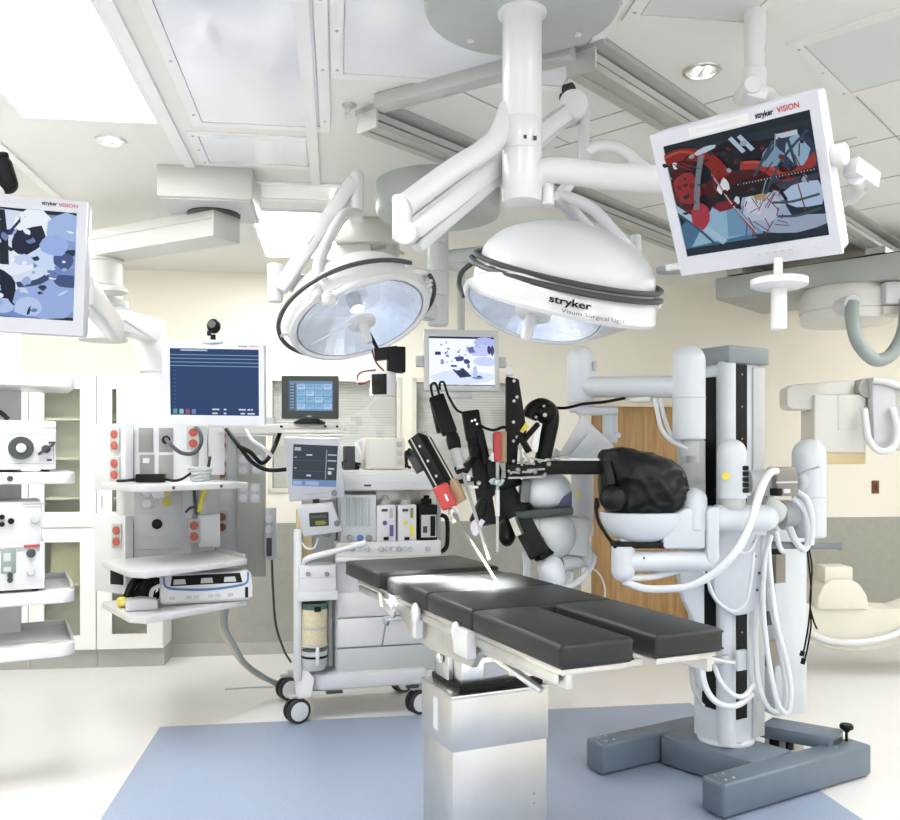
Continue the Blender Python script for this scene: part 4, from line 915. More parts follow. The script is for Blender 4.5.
# dark loop at the back left
m = W(); m.tube([P(474, 262, YN+.1), P(462, 272, YN+.1), P(459, 285, YN+.08), P(464, 296, YN+.04)], .009, 8); m.build('rear_handrail', DGREY, NL)
# lettering wrapped round the front of the body
def wrap(txt, size, bold, aw, a0, off, mtl, width):
    vs, fs = text_geo(txt, size, bold); k_ = width/max(v.x for v in vs); out = []
    for v in vs:
        t_ = (a0+v.x*k_/R2)*sgn; fz = (off+v.y)/.112; ca, cb = c3+n3*.012, c2-n2*.012
        pa = ca+((toC-n3*toC.dot(n3)).normalized()*math.cos(t_)+n3.cross((toC-n3*toC.dot(n3)).normalized())*math.sin(t_))*(R3+.020)
        pb = cb+(toC*math.cos(t_)+side*math.sin(t_))*(R2+.013)
        out.append(pa.lerp(pb, fz))
    m = W(); m.add(out, fs); return m.build('lettering', mtl, NL)
wrap('stryker', .046, .0012, 0, -.125, .043, BLACK, .125)
wrap('Visum Surgical Light', .026, 0, 0, .0, .008, DGREY, .20)
li, lo = lamp_inside(NL, c1, n1, R1*.98, ref=ref, depth=.10)
li.energy = 7000; li.spot_size = math.radians(18); li.spot_blend = 1; li.shadow_soft_size = .06; li.color = (1, .98, .95); aim(lo, c1+n1*.16, SPOT+V((.03, -.05, 0)))
# ---- far lamp
YR = 3.70
r_, u_, d_ = img_axes(362, 312); ang = math.radians(19)
f1 = -(.86*(-math.sin(ang)*r_+math.cos(ang)*u_)+.51*d_).normalized()
e1 = P(361, 320, YR); Q1 = .285
FLm = thing('surgical_light', 'second surgical lamp, seen from below with its lit reflector, hanging left of the centre', 'surgical lamp', e1)
m = W(); up1 = -f1
m.loft([ring_pts(e1+f1*.0, up1, Q1, ref), ring_pts(e1+f1*.010, up1, Q1+.012, ref), ring_pts(e1+f1*.004, up1, Q1+.03, ref), ring_pts(e1-f1*.05, up1, Q1+.042, ref), ring_pts(e1-f1*.085, up1, Q1+.035, ref), ring_pts(e1-f1*.09, up1, Q1+.02, ref)]
       + [ring_pts(e1-f1*(.09+.15*math.sin(a)), up1, (Q1+.01)*(math.cos(a)**.85), ref) for a in [i*PI/2/10 for i in range(1, 10)]], False, True); m.build('body', WHITE2, FLm)
m = W(); rp = ring_pts(e1-f1*.045, up1, Q1+.068, ref, 72); m.tube(rp[20:62], .010, 8, 1); m.build('handrail', DGREY, FLm)
m = W(); m.tube(rp[66:72]+rp[0:8], .010, 8, 1); m.build('handrail', DGREY, FLm)
for i in (21, 34, 48, 61, 67, 6):
    m = W(); m.bar(rp[i], rp[i].lerp(e1-f1*.045, .16), .02, .02, up1)
    m.build('rail_bracket', WHITE2, FLm)
li, lo = lamp_inside(FLm, e1, f1, Q1*.985, ref=ref)
li.energy = 5500; li.spot_size = math.radians(16); li.spot_blend = .9; li.shadow_soft_size = .06; li.color = (1, .98, .95); aim(lo, e1+f1*.12+V((-.13, -.12, .0)), SPOT+V((-.20, .06, 0)))
m = W(); a = e1+f1*.012; m.bar(P(362, 318, YR-.02), P(310, 345, YR-.12), .008, .006); m.build('wire', WHITE, FLm)
m = W(); m.capsule(P(322, 300, YR-.30), P(336, 298, YR-.26), .034, True, True); m.cyl(P(318, 296, YR-.3), P(312, 290, YR-.26), .012); m.build('yoke_joint', WHITE2, FLm)
m = W(); m.tube([P(326, 299, YR-.27), P(350, 287, YR-.30), P(385, 277, YR-.24), P(415, 272, YR-.1), P(428, 274, YR+.0), P(431, 281, YR+.02), P(425, 287, YR)], .017, 12); m.build('yoke', WHITE2, FLm)
# small box cameras hanging under the far lamp
m = W(); m.box(P(396, 360, 3.68), (.075, .07, .11), .2, .004); m.bar(P(375, 355, 3.68), P(398, 352, 3.68), .05, .05); m.build('black_camera_box', BLACK, FLm)
m = W(); m.box(P(383, 384, 3.66), (.085, .08, .105), math.radians(-24), .004); wb = m.build('white_camera_box', WHITE, FLm)
m = W(); Fb = frame(P(383, 384, 3.66), math.radians(-24)); m.box(Fb@V((0.004, -.041, -.004)), (.072, .006, .088), math.radians(-24), .002); m.build('black_front', BLACK, wb)
m = W(); m.tube([P(372, 350, 3.68), P(376, 362, 3.66), P(384, 371, 3.66)], .004, 6); m.tube([P(376, 370, 3.65), P(362, 372, 3.65), P(357, 378, 3.65), P(360, 384, 3.65), P(372, 380, 3.65)], .004, 6); m.build('wire', mat('dark_red_wire', (.12, .03, .03), .5), FLm)
m = W(); m.cyl(e1+f1*.02+V((.03, 0, -.04)), P(378, 350, 3.68), .008); m.build('camera_bracket', BLACK, FLm)

# ---- front suspension: canopy, column, arms
pc = V((.229, 2.70, 0))
SU = thing('ceiling_suspension', 'front white lamp suspension with a round grey canopy and thick column', 'ceiling mount', V((pc.x, pc.y, CEIL)))
m = W(); m.lathe((pc.x, pc.y, CEIL-.0002), (0, 0, -1), [(0, .305), (.035, .312), (.05, .305), (.055, .29)], 64); m.build('canopy', CANOPY, SU)
for a in (.6, 2.3, 3.9, 5.4):
    m = W(); p = V((pc.x+.24*math.cos(a), pc.y+.24*math.sin(a), CEIL-.0545)); m.cyl(p, p-V((0, 0, .006)), .012, n=14); m.build('canopy_bolt', WHITE, SU)
m = W(); m.lathe((pc.x, pc.y, CEIL-.05), (0, 0, -1), [(0, .078), (.012, .078), (.016, .0625), (.345, .0625), (.347, .061), (.350, .0625), (.445, .0625), (.447, .061), (.450, .0635), (.600, .0635), (.608, .060)], 48); m.build('column', WHITE2, SU)
for (u, v) in ((525, 137), (535, 138)):
    m = W(); m.box(P(u, v, 2.64), (.010, .006, .012)); m.build('column_mark', DGREY, SU)
zA = 2.60
# arm to the left front, with joint and spring arm back up to the right
J = P(404, 216, 2.45); 
m = W(); m.tube([V((pc.x-.04, pc.y, zA+.10)), P(494, 142, 2.66), P(450, 172, 2.56), P(404, 206, 2.46)], .034, 18, 8); m.build('main_arm', WHITE2, SU)
m = W(); m.cyl(P(402, 196, 2.46), P(402, 240, 2.46), .028, bev=.004); m.build('joint', WHITE2, SU)
m = W(); m.cyl(P(404, 232, 2.42), P(409, 235, 2.53), .035, bev=.004); m.build('joint_disc', WHITE2, SU)
Ja, Jb = P(410, 233, 2.50), P(572, 108, 3.02)
m = W(); m.bar(Ja, Jb, .05, .062, bev=.018); m.build('spring_arm', WHITE2, SU)
m = W(); m.bar(Ja+V((.02, 0, -.045)), Jb+V((-.02, 0, -.045)), .040, .03, bev=.006); m.build('spring_arm_cover', LGREY, SU)
m = W(); m.lathe(Jb+V((0, -.05, .0)), (0, 1, 0), [(0, .045), (.008, .05), (.09, .05), (.098, .045)], 28); m.build('spring_joint', WHITE2, SU)
m = W(); m.cyl(P(584, 103, 3.04), P(584, 165, 3.04), .022); m.build('drop_tube', LGREY, SU)
m = W(); m.cyl(P(583, 105, 3.04), Jb, .018); m.tube([P(584, 152, 3.04), P(598, 146, 3.04), P(620, 149, 3.04), P(638, 163, 3.02), P(650, 172, 3.0)], .022, 12); m.build('elbow_tube', WHITE2, SU)
m = W(); dome_top = c2+n2*(.008+H*.8)+V((.05, .05, 0)); m.tube([P(560, 196, 3.0), P(576, 200, 2.98), P(596, 212, 2.95), P(625, 244, 2.93), P(637, 258, 2.92)], .020, 12); m.tube([P(556, 196, 3.0), P(572, 212, 3.05), P(590, 232, 3.1)], .026, 12); m.cyl(P(584, 164, 3.04), P(560, 196, 3.0), .022); m.build('lamp_yoke', WHITE, SU)
m = W(); m.cyl(P(636, 236, 3.0), P(637, 268, 2.98), .018); m.build('yoke_pin', LGREY, SU)
m = W(); m.tube([P(660, 270, 2.88), P(672, 270, 2.75), P(690, 268, 2.5)], .016, 10); m.build('lamp_side_arm', LGREY, SU)
# arm to the monitor
m = W(); m.tube([V((pc.x+.04, pc.y, zA-.12)), P(552, 170, 2.68), P(605, 176, 2.62), P(665, 180, 2.50), P(740, 186, 2.43), P(800, 195, 2.47)], .041, 18, 6); m.build('monitor_arm', WHITE2, SU)
m = W(); m.cyl(P(548, 182, 2.70), P(548, 205, 2.70), .02); m.build('stop_pin', WHITE2, SU)
# white down tube above the monitor
t = thing('ceiling_drop_tube', 'white angled drop tube hanging from the ceiling above the tilted monitor', 'ceiling mount', P(756, 10, 2.79))
tp0 = V((P(755, 12, 2.79).x, 2.79, CEIL)); 
m = W(); m.cyl(V((tp0.x, 2.79, CEIL-.0005)), P(754, 72, 2.79), .036, .031); m.build('tube', WHITE2, t)
m = W(); m.cyl(P(754, 70, 2.79), P(753, 90, 2.79), .040, bev=.004); m.build('collar', WHITE2, t)
m = W(); m.lathe(P(753, 84, 2.72), (0, 1, 0), [(0, .026), (.008, .03), (.10, .03), (.11, .026)], 28); m.bar(P(744, 92, 2.76), P(772, 100, 2.76), .07, .05, bev=.012); m.tube([P(766, 95, 2.76), P(778, 104, 2.7), P(790, 130, 2.60), P(800, 160, 2.52)], .022, 10); m.build('knuckle', WHITE2, t)
m = W(); m.box(P(764, 38, 2.78), (.004, .008, .09)); m.build('slot', DGREY, t)

# ---- rear suspension
qc = V((-.065, 4.6, 0))
S2 = thing('ceiling_suspension', 'rear lamp suspension with a deep grey round canopy and grey column', 'ceiling mount', V((qc.x, qc.y, CEIL)))
m = W(); m.lathe((qc.x, qc.y, CEIL-.0002), (0, 0, -1), [(0, .335), (.15, .335), (.165, .325), (.17, .31)], 56); m.build('canopy', CANOPY, S2)
m = W(); m.lathe((qc.x, qc.y, CEIL-.15), (0, 0, -1), [(0, .056), (.17, .056), (.171, .052), (.175, .057), (.32, .057), (.321, .053), (.325, .057), (.45, .057), (.452, .053), (.455, .057), (.60, .057), (.61, .05)], 36); m.build('column', LGREY, S2)
m = W(); m.cyl(V((qc.x, qc.y, 2.665)), V((P(463, 254, 4.78).x+.0, 4.78, 2.665)), .045); m.tube([V((qc.x, qc.y, 2.665)), P(480, 253, 4.7), P(530, 251, 4.6)], .035, 14); m.build('monitor_arm', LGREY, S2)
g0 = P(352, 178, 4.05); g1 = P(277, 285, 3.92)
m = W(); m.bar(V((qc.x, qc.y, 2.36)), P(283, 280, 4.05), .09, .085, bev=.02); m.build('extension_arm', LGREY, S2)
m = W(); m.cyl(P(275, 264, 3.98), P(275, 302, 3.98), .036, bev=.005); m.build('lower_joint', WHITE2, S2)
m = W(); m.bar(P(279, 290, 3.95), P(354, 181, 4.0), .085, .07, bev=.018); m.build('spring_arm', WHITE2, S2)
m = W(); m.box(P(311, 240, 3.91), (.006, .004, .055), Matrix.Rotation(math.radians(35), 3, 'Y')); m.build('arm_print', GREYP, S2)
m = W(); m.bar(P(348, 188, 4.06), P(292, 270, 4.02), .04, .03); m.build('arm_cover', GREYP, S2)
m = W(); m.capsule(P(357, 222, 4.0), P(357, 170, 4.0), .033, False, True); m.build('upper_joint', WHITE2, S2)
m = W(); m.tube([P(358, 214, 3.95), P(346, 214, 3.80), P(336, 226, 3.68), P(323, 252, 3.55), P(318, 272, 3.47), P(319, 300, 3.42)], .025, 14, 8); m.build('lamp_yoke', WHITE2, S2)
# grey service boxes fixed to the ceiling behind the far lamp
t = thing('ceiling_service_box', 'grey service boxes behind the far lamp under the ceiling', 'ceiling mount', V((-.45, 5.3, CEIL)))
a, b = P(336, 222, 5.3), P(397, 246, 5.3); m = W(); m.span((a.x, 5.2, b.z), (b.x, 5.6, CEIL-.0005), .01); m.build('upper_box', mat('service_grey', (.48, .49, .44), .5), t)
a, b = P(330, 246, 5.3), P(372, 272, 5.3); m = W(); m.span((a.x, 5.25, b.z), (b.x, 5.5, a.z+.002), .01); m.build('lower_box', BEIGEW, t)
m = W(); m.cyl(P(391, 246, 5.3), P(391, 270, 5.3), .04); m.tube([P(372, 251, 5.3), P(390, 249, 5.28), P(404, 254, 5.3)], .01, 8); m.build('conduit', GREYP, t)
# ================================================================== anesthesia machine
AF = frame((-.575, 5.17, 0), math.radians(14.5))
AM = thing('anesthesia_machine', 'white anesthesia machine on casters behind the operating table', 'medical machine', AF)
def ap(u, v, y=0.0): return px(AF, u, v, y)
def aspan(m, u0, v0, u1, v1, y0, y1, bev=.004):
    a, b = ap(u0, v0, y0), ap(u1, v1, y0); m.span((a.x, y0, b.z), (b.x, y1, a.z), bev); return m
# base
a, b = ap(311, 676, -.02), ap(422, 693, -.02)
m = MB(); xl, xr = a.x-.03, b.x+.02
m.prism([(xl, .03), (xl+.1, -.03), (xr, -.03), (xr+.02, .03), (xr+.02, .52), (xl-.02, .52)], .185, .285, .02); m.build('base', WHITE, AM)
m = MB(); m.extr([(xl-.06, -.02, .14), (xl+.03, -.06, .16), (xl+.05, -.05, .27), (xl-.02, 0, .36), (xl-.07, .06, .36)], (.01, .12, 0), .015); m.build('left_foot', WHITE2, AM)
def caster(x, y, yaw=-70):
    Mc = Matrix.Translation((x, y, 0)) @ Matrix.Rotation(math.radians(yaw), 4, 'Z')
    def cb(m, nm, mt, par): m.bm.transform(Mc); return m.build(nm, mt, par)
    m = MB(); m.cyl((0, .02, .12), (0, .02, .19), .022); m.extr([(-.02, -.05, .150), (.02, -.05, .150), (.02, .06, .150), (-.02, .06, .150)], (0, 0, .02), .006); c = cb(m, 'caster', LGREY, AM)
    for s in (-1, 1):
        m = MB(); m.lathe((s*.012, 0, .0745), (s, 0, 0), [(0, .058), (0, .0735), (.006, .0743), (.022, .0743), (.028, .068), (.028, .054)], 32); w = cb(m, 'wheel', RUBBER, c)
        m = MB(); m.lathe((s*.012, 0, .0745), (s, 0, 0), [(.0, .056), (.030, .056), (.033, .042)], 32); cb(m, 'hub', WHITE, w)
c0 = ap(297, 711, 0); caster(c0.x, 0); c1_ = ap(418, 702, 0); caster(c1_.x, 0); caster(c0.x-.02, .50); caster(c1_.x, .50)
m = MB(); m.span((xl+.12, -.035, .165), (xl+.22, .0, .18), .004); m.build('brake_pedal', DGREY, AM)
m = MB(); m.span((xr-.12, -.035, .165), (xr-.04, .0, .18), .004); m.build('brake_pedal', DGREY, AM)
# lower body, drawers
XA, XB = ap(336, 620, .0).x, ap(442, 560, .0).x+.02
ztop = ap(380, 557, 0).z
m = MB(); m.span((XA, .03, .28), (XB, .50, ztop-.01), .006); m.build('cabinet_body', WHITE, AM)
zz = [ap(350, v, 0).z for v in (592, 618, 648, 676)]
for i in range(3):
    m = MB(); m.span((XA+.008, .0, zz[i+1]+.004), (XB-.03, .031, zz[i]-.004), .005); d = m.build('drawer' if i < 2 else 'lower_panel', WHITE2 if i < 2 else LGREY, AM)
    if i < 2: m = MB(); m.span(((XA+XB)/2-.06, -.012, zz[i]-.03), ((XA+XB)/2+.06, .002, zz[i]-.018), .002); m.build('pull', LGREY, d)
m = MB(); m.span((XA-.01, -.05, ztop-.015), (XB+.0, .45, ztop+.008), .004); m.build('work_surface', STEELM, AM)
# left column and absorber
a, b = ap(294, 530, -.02), ap(302, 690, -.02)
m = MB(); m.span((a.x, -.02, .25), (b.x, .06, a.z), .012); m.build('left_post', WHITE2, AM)
aspan(MB(), 302, 500, 336, 690, .14, .2).build('rear_plate', LGREY, AM)
aspan(MB(), 297, 510, 312, 560, .06, .14).build('tan_block', TAN, AM)
m = aspan(MB(), 299, 566, 336, 592, -.06, .12, .006); ab = m.build('absorber_head', WHITE, AM)
for u in (308, 327):
    c = ap(u, 574, -.06); MB().lathe((c.x, -.06, c.z), (0, -1, 0), [(0, .014), (.008, .014), (.010, .008)], 18).build('port', CAPG, ab)
m = MB(); a, b = ap(299, 578, -.06), ap(336, 578, -.06); m.span((a.x+.004, -.062, a.z-.003), (b.x-.004, -.058, a.z), 0); m.build('seam', GREYP, ab)
aspan(MB(), 297, 592, 338, 600, -.08, .1).build('absorber_shelf', WHITE2, AM)
cx = ap(314.5, 630, 0).x; z0 = ap(314, 664, 0).z; z1 = ap(314, 602, 0).z; hz = (z1-z0)
m = MB(); m.lathe((cx, 0, z1), (0, 0, 1), [(-.10*hz-.02, .075), (0, .075)], 32); m.build('canister_cap', mat('dark_green_plastic', (.04, .10, .08), .4), AM)
m = MB(); m.box((cx+.01, -.078, z1-.03), (.04, .02, .03), None, .003); m.build('canister_latch', BLACK, AM)
for k_, (f0, f1) in enumerate(((.62, .90), (.34, .59))):
    MB().lathe((cx, 0, z0+hz*f0), (0, 0, 1), [(0, .076), (hz*(f1-f0), .076)], 36).build('absorber_canister', GRAN, AM)
    MB().lathe((cx, 0, z0+hz*f0-.014), (0, 0, 1), [(0, .080), (.014, .080)], 36).build('canister_ring', GREYP, AM)
m = MB(); m.lathe((cx, 0, z0-.03), (0, 0, 1), [(0, .06), (.03, .075), (hz*.31, .078)], 36); m.build('canister_base', LGREY, AM)
m = MB(); m.lathe((cx, 0, z0+hz*.12), (0, 0, 1), [(0, .0795), (.014, .0795)], 36); m.build('dark_band', BLACK, AM)
m = MB(); m.box((cx+.01, -.083, z0+hz*.17), (.022, .012, hz*.28), None, .004); m.build('white_lever', WHITE, AM)
m = MB(); m.cyl((cx+.10, .06, z0-.03), (cx+.10, .06, z1+.04), .016); m.build('absorber_tube', GREYP, AM)
# upper body: front panels
aspan(MB(), 336, 543, 441, 555, -.03, .3, .004).build('control_ledge', WHITE2, AM)
for i, u in enumerate((352, 360, 368, 381, 387, 393, 399, 405, 410, 428)):
    c = ap(u, 549, -.03); MB().lathe((c.x, -.03, c.z), (0, -1, 0), [(0, .017), (.012, .016), (.014, .012)], 16).build('knob', LGREY if i % 3 else GREYP, AM)
aspan(MB(), 336, 480, 441, 545, .20, .5, .004).build('upper_body', LGREY, AM)
aspan(MB(), 341, 495, 376, 543, .02, .21, .004).build('flow_panel', WHITE, AM)
for u in (348, 354.5, 361, 367.5):
    a, b = ap(u-1.6, 498, .018), ap(u+1.6, 526, .018); m = MB(); m.span((a.x, .004, b.z), (b.x, .022, a.z), .003); m.build('flow_tube', mat('flow_tube_plastic', (.42, .50, .48), .2, 0, .05, 40), AM)
for u, mt in ((350, GREYP), (360, BLUE), (369, CAPG)):
    c = ap(u, 538, .02); MB().lathe((c.x, .02, c.z), (0, -1, 0), [(0, .02), (.02, .018), (.024, .012)], 18).build('flow_knob', mt, AM)
aspan(MB(), 376, 490, 436, 505, .18, .24, .003).build('back_plate', STEELM, AM)
for (u0, u1, mt, capm, lb) in ((377, 396, WHITE2, PURPLE, 'white vaporizer with purple dial'), (398, 416.5, WHITE2, YELLOW, 'white vaporizer with yellow dial'), (419, 437.5, BLACK, LGREY, 'black vaporizer with grey panel')):
    m = aspan(MB(), u0, 505, u1, 541, .0, .16, .005); v_ = m.build('vaporizer', mt, AM, lb)
    a, b = ap(u0+1, 499, .03), ap(u1-1, 506, .03); m = MB(); m.cyl(((a.x+b.x)/2, .08, b.z-.002), ((a.x+b.x)/2, .08, a.z), .034, bev=.006); m.cyl(((a.x+b.x)/2, .08, a.z-.002), ((a.x+b.x)/2, .08, a.z+.02), .018); m.build('dial', GREYP if mt != BLACK else BLACK, v_)
    um = (u0+u1)/2
    if mt != BLACK:
        c = ap(um, 523, 0); MB().lathe((c.x-.01, 0, c.z), (0, -1, 0), [(0, .015), (.006, .014)], 18).build('sight_ring', capm, v_)
        a, b = ap(um+3, 525, 0), ap(um+7, 536, 0); MB().span((a.x, -.003, b.z), (b.x, .001, a.z)).build('colour_mark', capm, v_)
        a, b = ap(um+3, 508, 0), ap(um+6, 518, 0); MB().span((a.x, -.003, b.z), (b.x, .001, a.z)).build('scale_mark', mat('olive_mark', (.22, .25, .06), .5) if capm is YELLOW else GREYP, v_)
        a, b = ap(um-5, 509, 0), ap(um+1, 511.5, 0); MB().span((a.x, -.003, b.z), (b.x, .001, a.z)).build('printed_mark', DGREY, v_)
        a, b = ap(um-3, 537, 0), ap(um+2, 540, 0); MB().span((a.x, -.006, b.z), (b.x, .001, a.z)).build('drain', BLACK, v_)
    else:
        a, b = ap(um-7, 515, 0), ap(um+8, 537, 0); MB().span((a.x, -.003, b.z), (b.x, .001, a.z)).build('panel', LGREY, v_)
        a, b = ap(um+2, 516, 0), ap(um+7, 536, 0); MB().span((a.x, -.0045, b.z), (b.x, .001, a.z)).build('display', BLACK, v_)
        c = ap(um-3, 528, 0); MB().span((c.x-.015, -.0045, c.z-.03), (c.x+.012, .001, c.z+.012)).build('button_block', DGREY, v_)
# top
aspan(MB(), 340, 474, 443, 490, .0, .5, .006).build('top_shelf', WHITE2, AM)
aspan(MB(), 337, 481, 412, 489.5, -.012, .004, .003).build('top_fascia', WHITE, AM)
a, b = ap(364, 484.5, -.012), ap(371, 486.5, -.012); MB().span((a.x, -.0135, b.z), (b.x, -.011, a.z)).build('badge', DGREY, AM)
aspan(MB(), 339, 470, 441, 475, .1, .52, .004).build('top_rail', BEIGEW, AM)
# big tilted touch screen on an arm
TS = frame(AF @ ap(316, 468, -.16), 0, (.985, .16, -.04), (.04, -.20, .98))
def tq(u, v): return px(TS, u, v, 0)
a, b, c, d = tq(284, 437), tq(339, 439), tq(345, 497), tq(289, 502)
m = MB(); m.extr([a, b, c, d], (0, .045, 0), .01); hs = m.build('x', BEZ, None); 
me = hs.data; me.transform(FRAMES[AM.name].inverted() @ TS); hs.name = 'screen_case'; hs.parent = AM
def onTS(mb): mb.bm.transform(FRAMES[AM.name].inverted() @ TS); return mb
a, b = tq(293.5, 444), tq(336, 487)
so = screen(None, a.x, b.x, b.z, a.z, -.0015, [rect((.16, .26, .46), 0, .0, 1, .16), rect((.30, .42, .65), .02, .02, .2, .10), rect((.3, .42, .65), .30, .02, .3, .1), rect((.09, .11, .15), 0, .62, .72, .01), rect((.09, .11, .15), 0, .36, .72, .01), rect((.25, .33, .48), .74, .18, .02, .72), rect((.4, .45, .5), .03, .85, .14, .08),
      rect((.6, .62, .65), .30, .74, .13, .03), rect((.6, .62, .65), .32, .24, .1, .04), rect((.45, .5, .55), .78, .76, .2, .03), rect((.45, .5, .55), .78, .62, .2, .03), rect((.6, .6, .6), .80, .30, .08, .08), rect((.5, .52, .55), .80, .42, .14, .04), rect((.4, .44, .5), .03, .68, .06, .02), rect((.4, .44, .5), .03, .42, .06, .02)], (.045, .055, .07))
so.data.transform(FRAMES[AM.name].inverted() @ TS); so.parent = AM
m = MB()
for i in range(8): c = tq(306+i*3.1, 494.5-.3*i); m.box((c.x, -.001, c.z), (.010, .004, .008))
onTS(m).build('button_row', GREYP, AM)
m = MB(); c = tq(334, 493); m.lathe((c.x, 0, c.z), (0, -1, 0), [(0, .018), (.012, .017), (.016, .012)], 20); onTS(m).build('turn_knob', CAPG, AM)
m = MB(); m.cyl(ap(322, 470, -.10), ap(330, 490, .25), .03); m.cyl(ap(316, 500, -.1), ap(316, 512, -.02), .02); m.build('screen_arm', DGREY, AM)
# small lower screen
T2 = frame(AF @ ap(320, 520, -.14), 0, (.98, .17, .05), (0, -.38, .92))
def tr(u, v): return px(T2, u, v, 0)
a, b, c, d = tr(297, 508), tr(333, 505), tr(343, 532), tr(303, 537)
m = MB(); m.extr([a, b, c, d], (0, .05, 0), .008); m.bm.transform(FRAMES[AM.name].inverted() @ T2); m.build('lower_screen_case', WHITE, AM)
a, b = tr(309, 513), tr(329, 525.5)
so = screen(None, a.x, b.x, b.z, a.z, -.0015, [rect((.25, .22, .06), .30, .10, .5, .30), rect((.10, .11, .09), .08, .6, .8, .2), rect((.3, .28, .12), .5, .2, .4, .08)], (.05, .055, .045), 'lower_screen')
so.data.transform(FRAMES[AM.name].inverted() @ T2); so.parent = AM
m = MB(); c = tr(337, 523); m.lathe((c.x, 0, c.z), (0, -1, 0), [(0, .018), (.012, .017), (.016, .012)], 20); m.bm.transform(FRAMES[AM.name].inverted() @ T2); m.build('turn_knob', CAPG, AM)
m = MB(); m.cyl(ap(318, 528, -.06), ap(330, 535, .22), .025); m.build('lower_screen_arm', LGREY, AM)
m = MB(); m.tube([ap(304, 566, -.02), ap(306, 560, -.05), ap(316, 556, -.08), ap(340, 550, -.12), ap(358, 545, -.14), ap(366, 543, -.15)], .018, 12); m.build('swivel_arm', WHITE2, AM)
m = MB(); m.tube([ap(300, 540, .0), ap(306, 548, -.02), ap(314, 548, -.02), ap(318, 538, .0)], .006, 8); m.build('sampling_line', HOSEW, AM)
m = MB(); m.tube([ap(441, 515, .05), ap(447, 520, .05), ap(447, 545, .05), ap(441, 552, .05)], .014, 10); m.tube([ap(443, 555, .06), ap(443, 570, .06)], .014, 10); m.build('breathing_hose', BLACK, AM)
# things standing on the machine
zt_ = ap(390, 470, .1).z
a, b = ap(366, 438, .12), ap(405, 470, .12)
t = thing('patient_monitor', 'old cream box monitor standing on top of the anesthesia machine', 'monitor', AF @ Matrix.Translation(((a.x+b.x)/2, .12, zt_)))
w_ = (b.x-a.x)/2; h_ = a.z-zt_
m = MB(); m.span((-w_, 0, .004), (w_, .25, h_), .008); m.build('case', CREAM, t)
m = MB(); m.span((-w_+.02, -.005, .015), (w_*.45, .002, h_-.015), .004); m.build('screen_face', BEIGEW, t)
for i in range(3): MB().box((w_*.72, -.003, h_*.80-.055*i), (.035, .008, .035), None, .003).build('button', LGREY if i else GREYP, t)
m = MB()
for s in (-1, 1): m.box((s*(w_-.03), .12, .002), (.04, .2, .004))
m.build('foot', RUBBER, t)
t = thing('cable_tangle', 'black cables and plugs heaped left of the cream box monitor', 'cable', AF @ Matrix.Translation((ap(352, 470, .15).x, .2, zt_)))
for i in range(6):
    r2_ = random.Random(i+40); MB().tube([(r2_.uniform(-.06, .06), r2_.uniform(-.08, .08), .008+.012*((j+i) % 4)+.02*(j == 3)) for j in range(6)], .008, 7, 5).build('cable', BLACK, t)
m = MB(); m.box((-.02, -.06, .075), (.07, .06, .15), None, .006); m.build('black_unit', DGREY, t)
m = MB(); m.tube([(.05, -.05, .02), (.06, -.02, .10), (.04, .02, .16), (.075, .03, .17), (.08, .0, .06)], .012, 8); m.build('white_cable', HOSEW, t)
t = thing('cable_loop', 'black cable loop hanging right of the cream box monitor', 'cable', AF @ Matrix.Translation((ap(411, 470, .15).x, .2, zt_)))
MB().tube([(-.03, 0, .009), (-.01, 0, .10), (.0, 0, .13), (.02, 0, .10), (.03, 0, .009)], .009, 8).build('cable', BLACK, t)

# floor hoses from the tower to the machine
t = thing('floor_hose', 'pair of beige hoses running down from the tower to the machine caster', 'hose', V((-1.3, 5.45, 0)))
for dx, mt in ((0, HOSEB), (.03, HOSE)):
    m = W(); m.tube([V((-1.42+dx, 5.35, .71)), P(222+dx*100, 625, 5.25), P(231+dx*100, 645, 5.25), P(244+dx*60, 664, 5.3), P(262+dx*60, 677, 5.45), P(280, 684+dx*60, 5.62), P(289, 687+dx*60, 5.68)], .017, 10); m.build('hose', mt, t)
m = W(); c = FLP(288, 697); m.tube([FLP(225, 690)+V((0, 0, .006)), FLP(255, 688)+V((0, 0, .006)), FLP(290, 687)+V((0, 0, .006))], .006, 8); m.build('thin_cable', LGREY, t)

# ================================================================== operating table
TY = math.radians(24)
TB = frame((.60, 2.585, 0), TY)
OT = thing('operating_table', 'operating table with charcoal pads on a steel column in the foreground', 'operating table', TB @ Matrix.Translation((0, 1.02, 0)))
OFF = Matrix.Translation((0, -1.02, 0))
def tbuild(m, nm, mt, par=OT, lb=None): m.bm.transform(OFF); return m.build(nm, mt, par, lb)
ZT = 1.05; TH = .078
def pad(nm, x0, x1, y0, y1, z=ZT, th=TH, par=OT, bump=0):
    m = MB(); m.span((x0, y0, z-th), (x1, y1, z), .016, 3); o = tbuild(m, nm, PAD, par)
    m = MB()
    for zz_ in (z-.012, z-th+.012):
        m.tube([(x0+.004, y0+.004, zz_), (x1-.004, y0+.004, zz_), (x1-.004, y1-.004, zz_), (x0+.004, y1-.004, zz_)], .004, 6, closed=True)
    tbuild(m, 'piping', RUBBER, o); return o
pad('leg_pad', -.305, -.045, 0, .60); pad('leg_pad', .035, .300, 0, .60)
pad('seat_pad', -.305, .300, .605, 1.02); pad('back_pad', -.305, .300, 1.025, 1.42); pad('shoulder_pad', -.290, .285, 1.425, 1.54, ZT-.004, .07); pad('head_pad', -.325, .300, 1.56, 2.06, ZT+.012, .075)
m = MB()
for (x0, x1, y0, y1) in ((-.29, -.06, .02, .60), (.05, .285, .02, .60), (-.29, .285, .605, 1.54), (-.27, .26, 1.57, 2.02)): m.span((x0, y0, ZT-TH-.02), (x1, y1, ZT-TH-.001), .003)
tbuild(m, 'support_plate', STEELM)
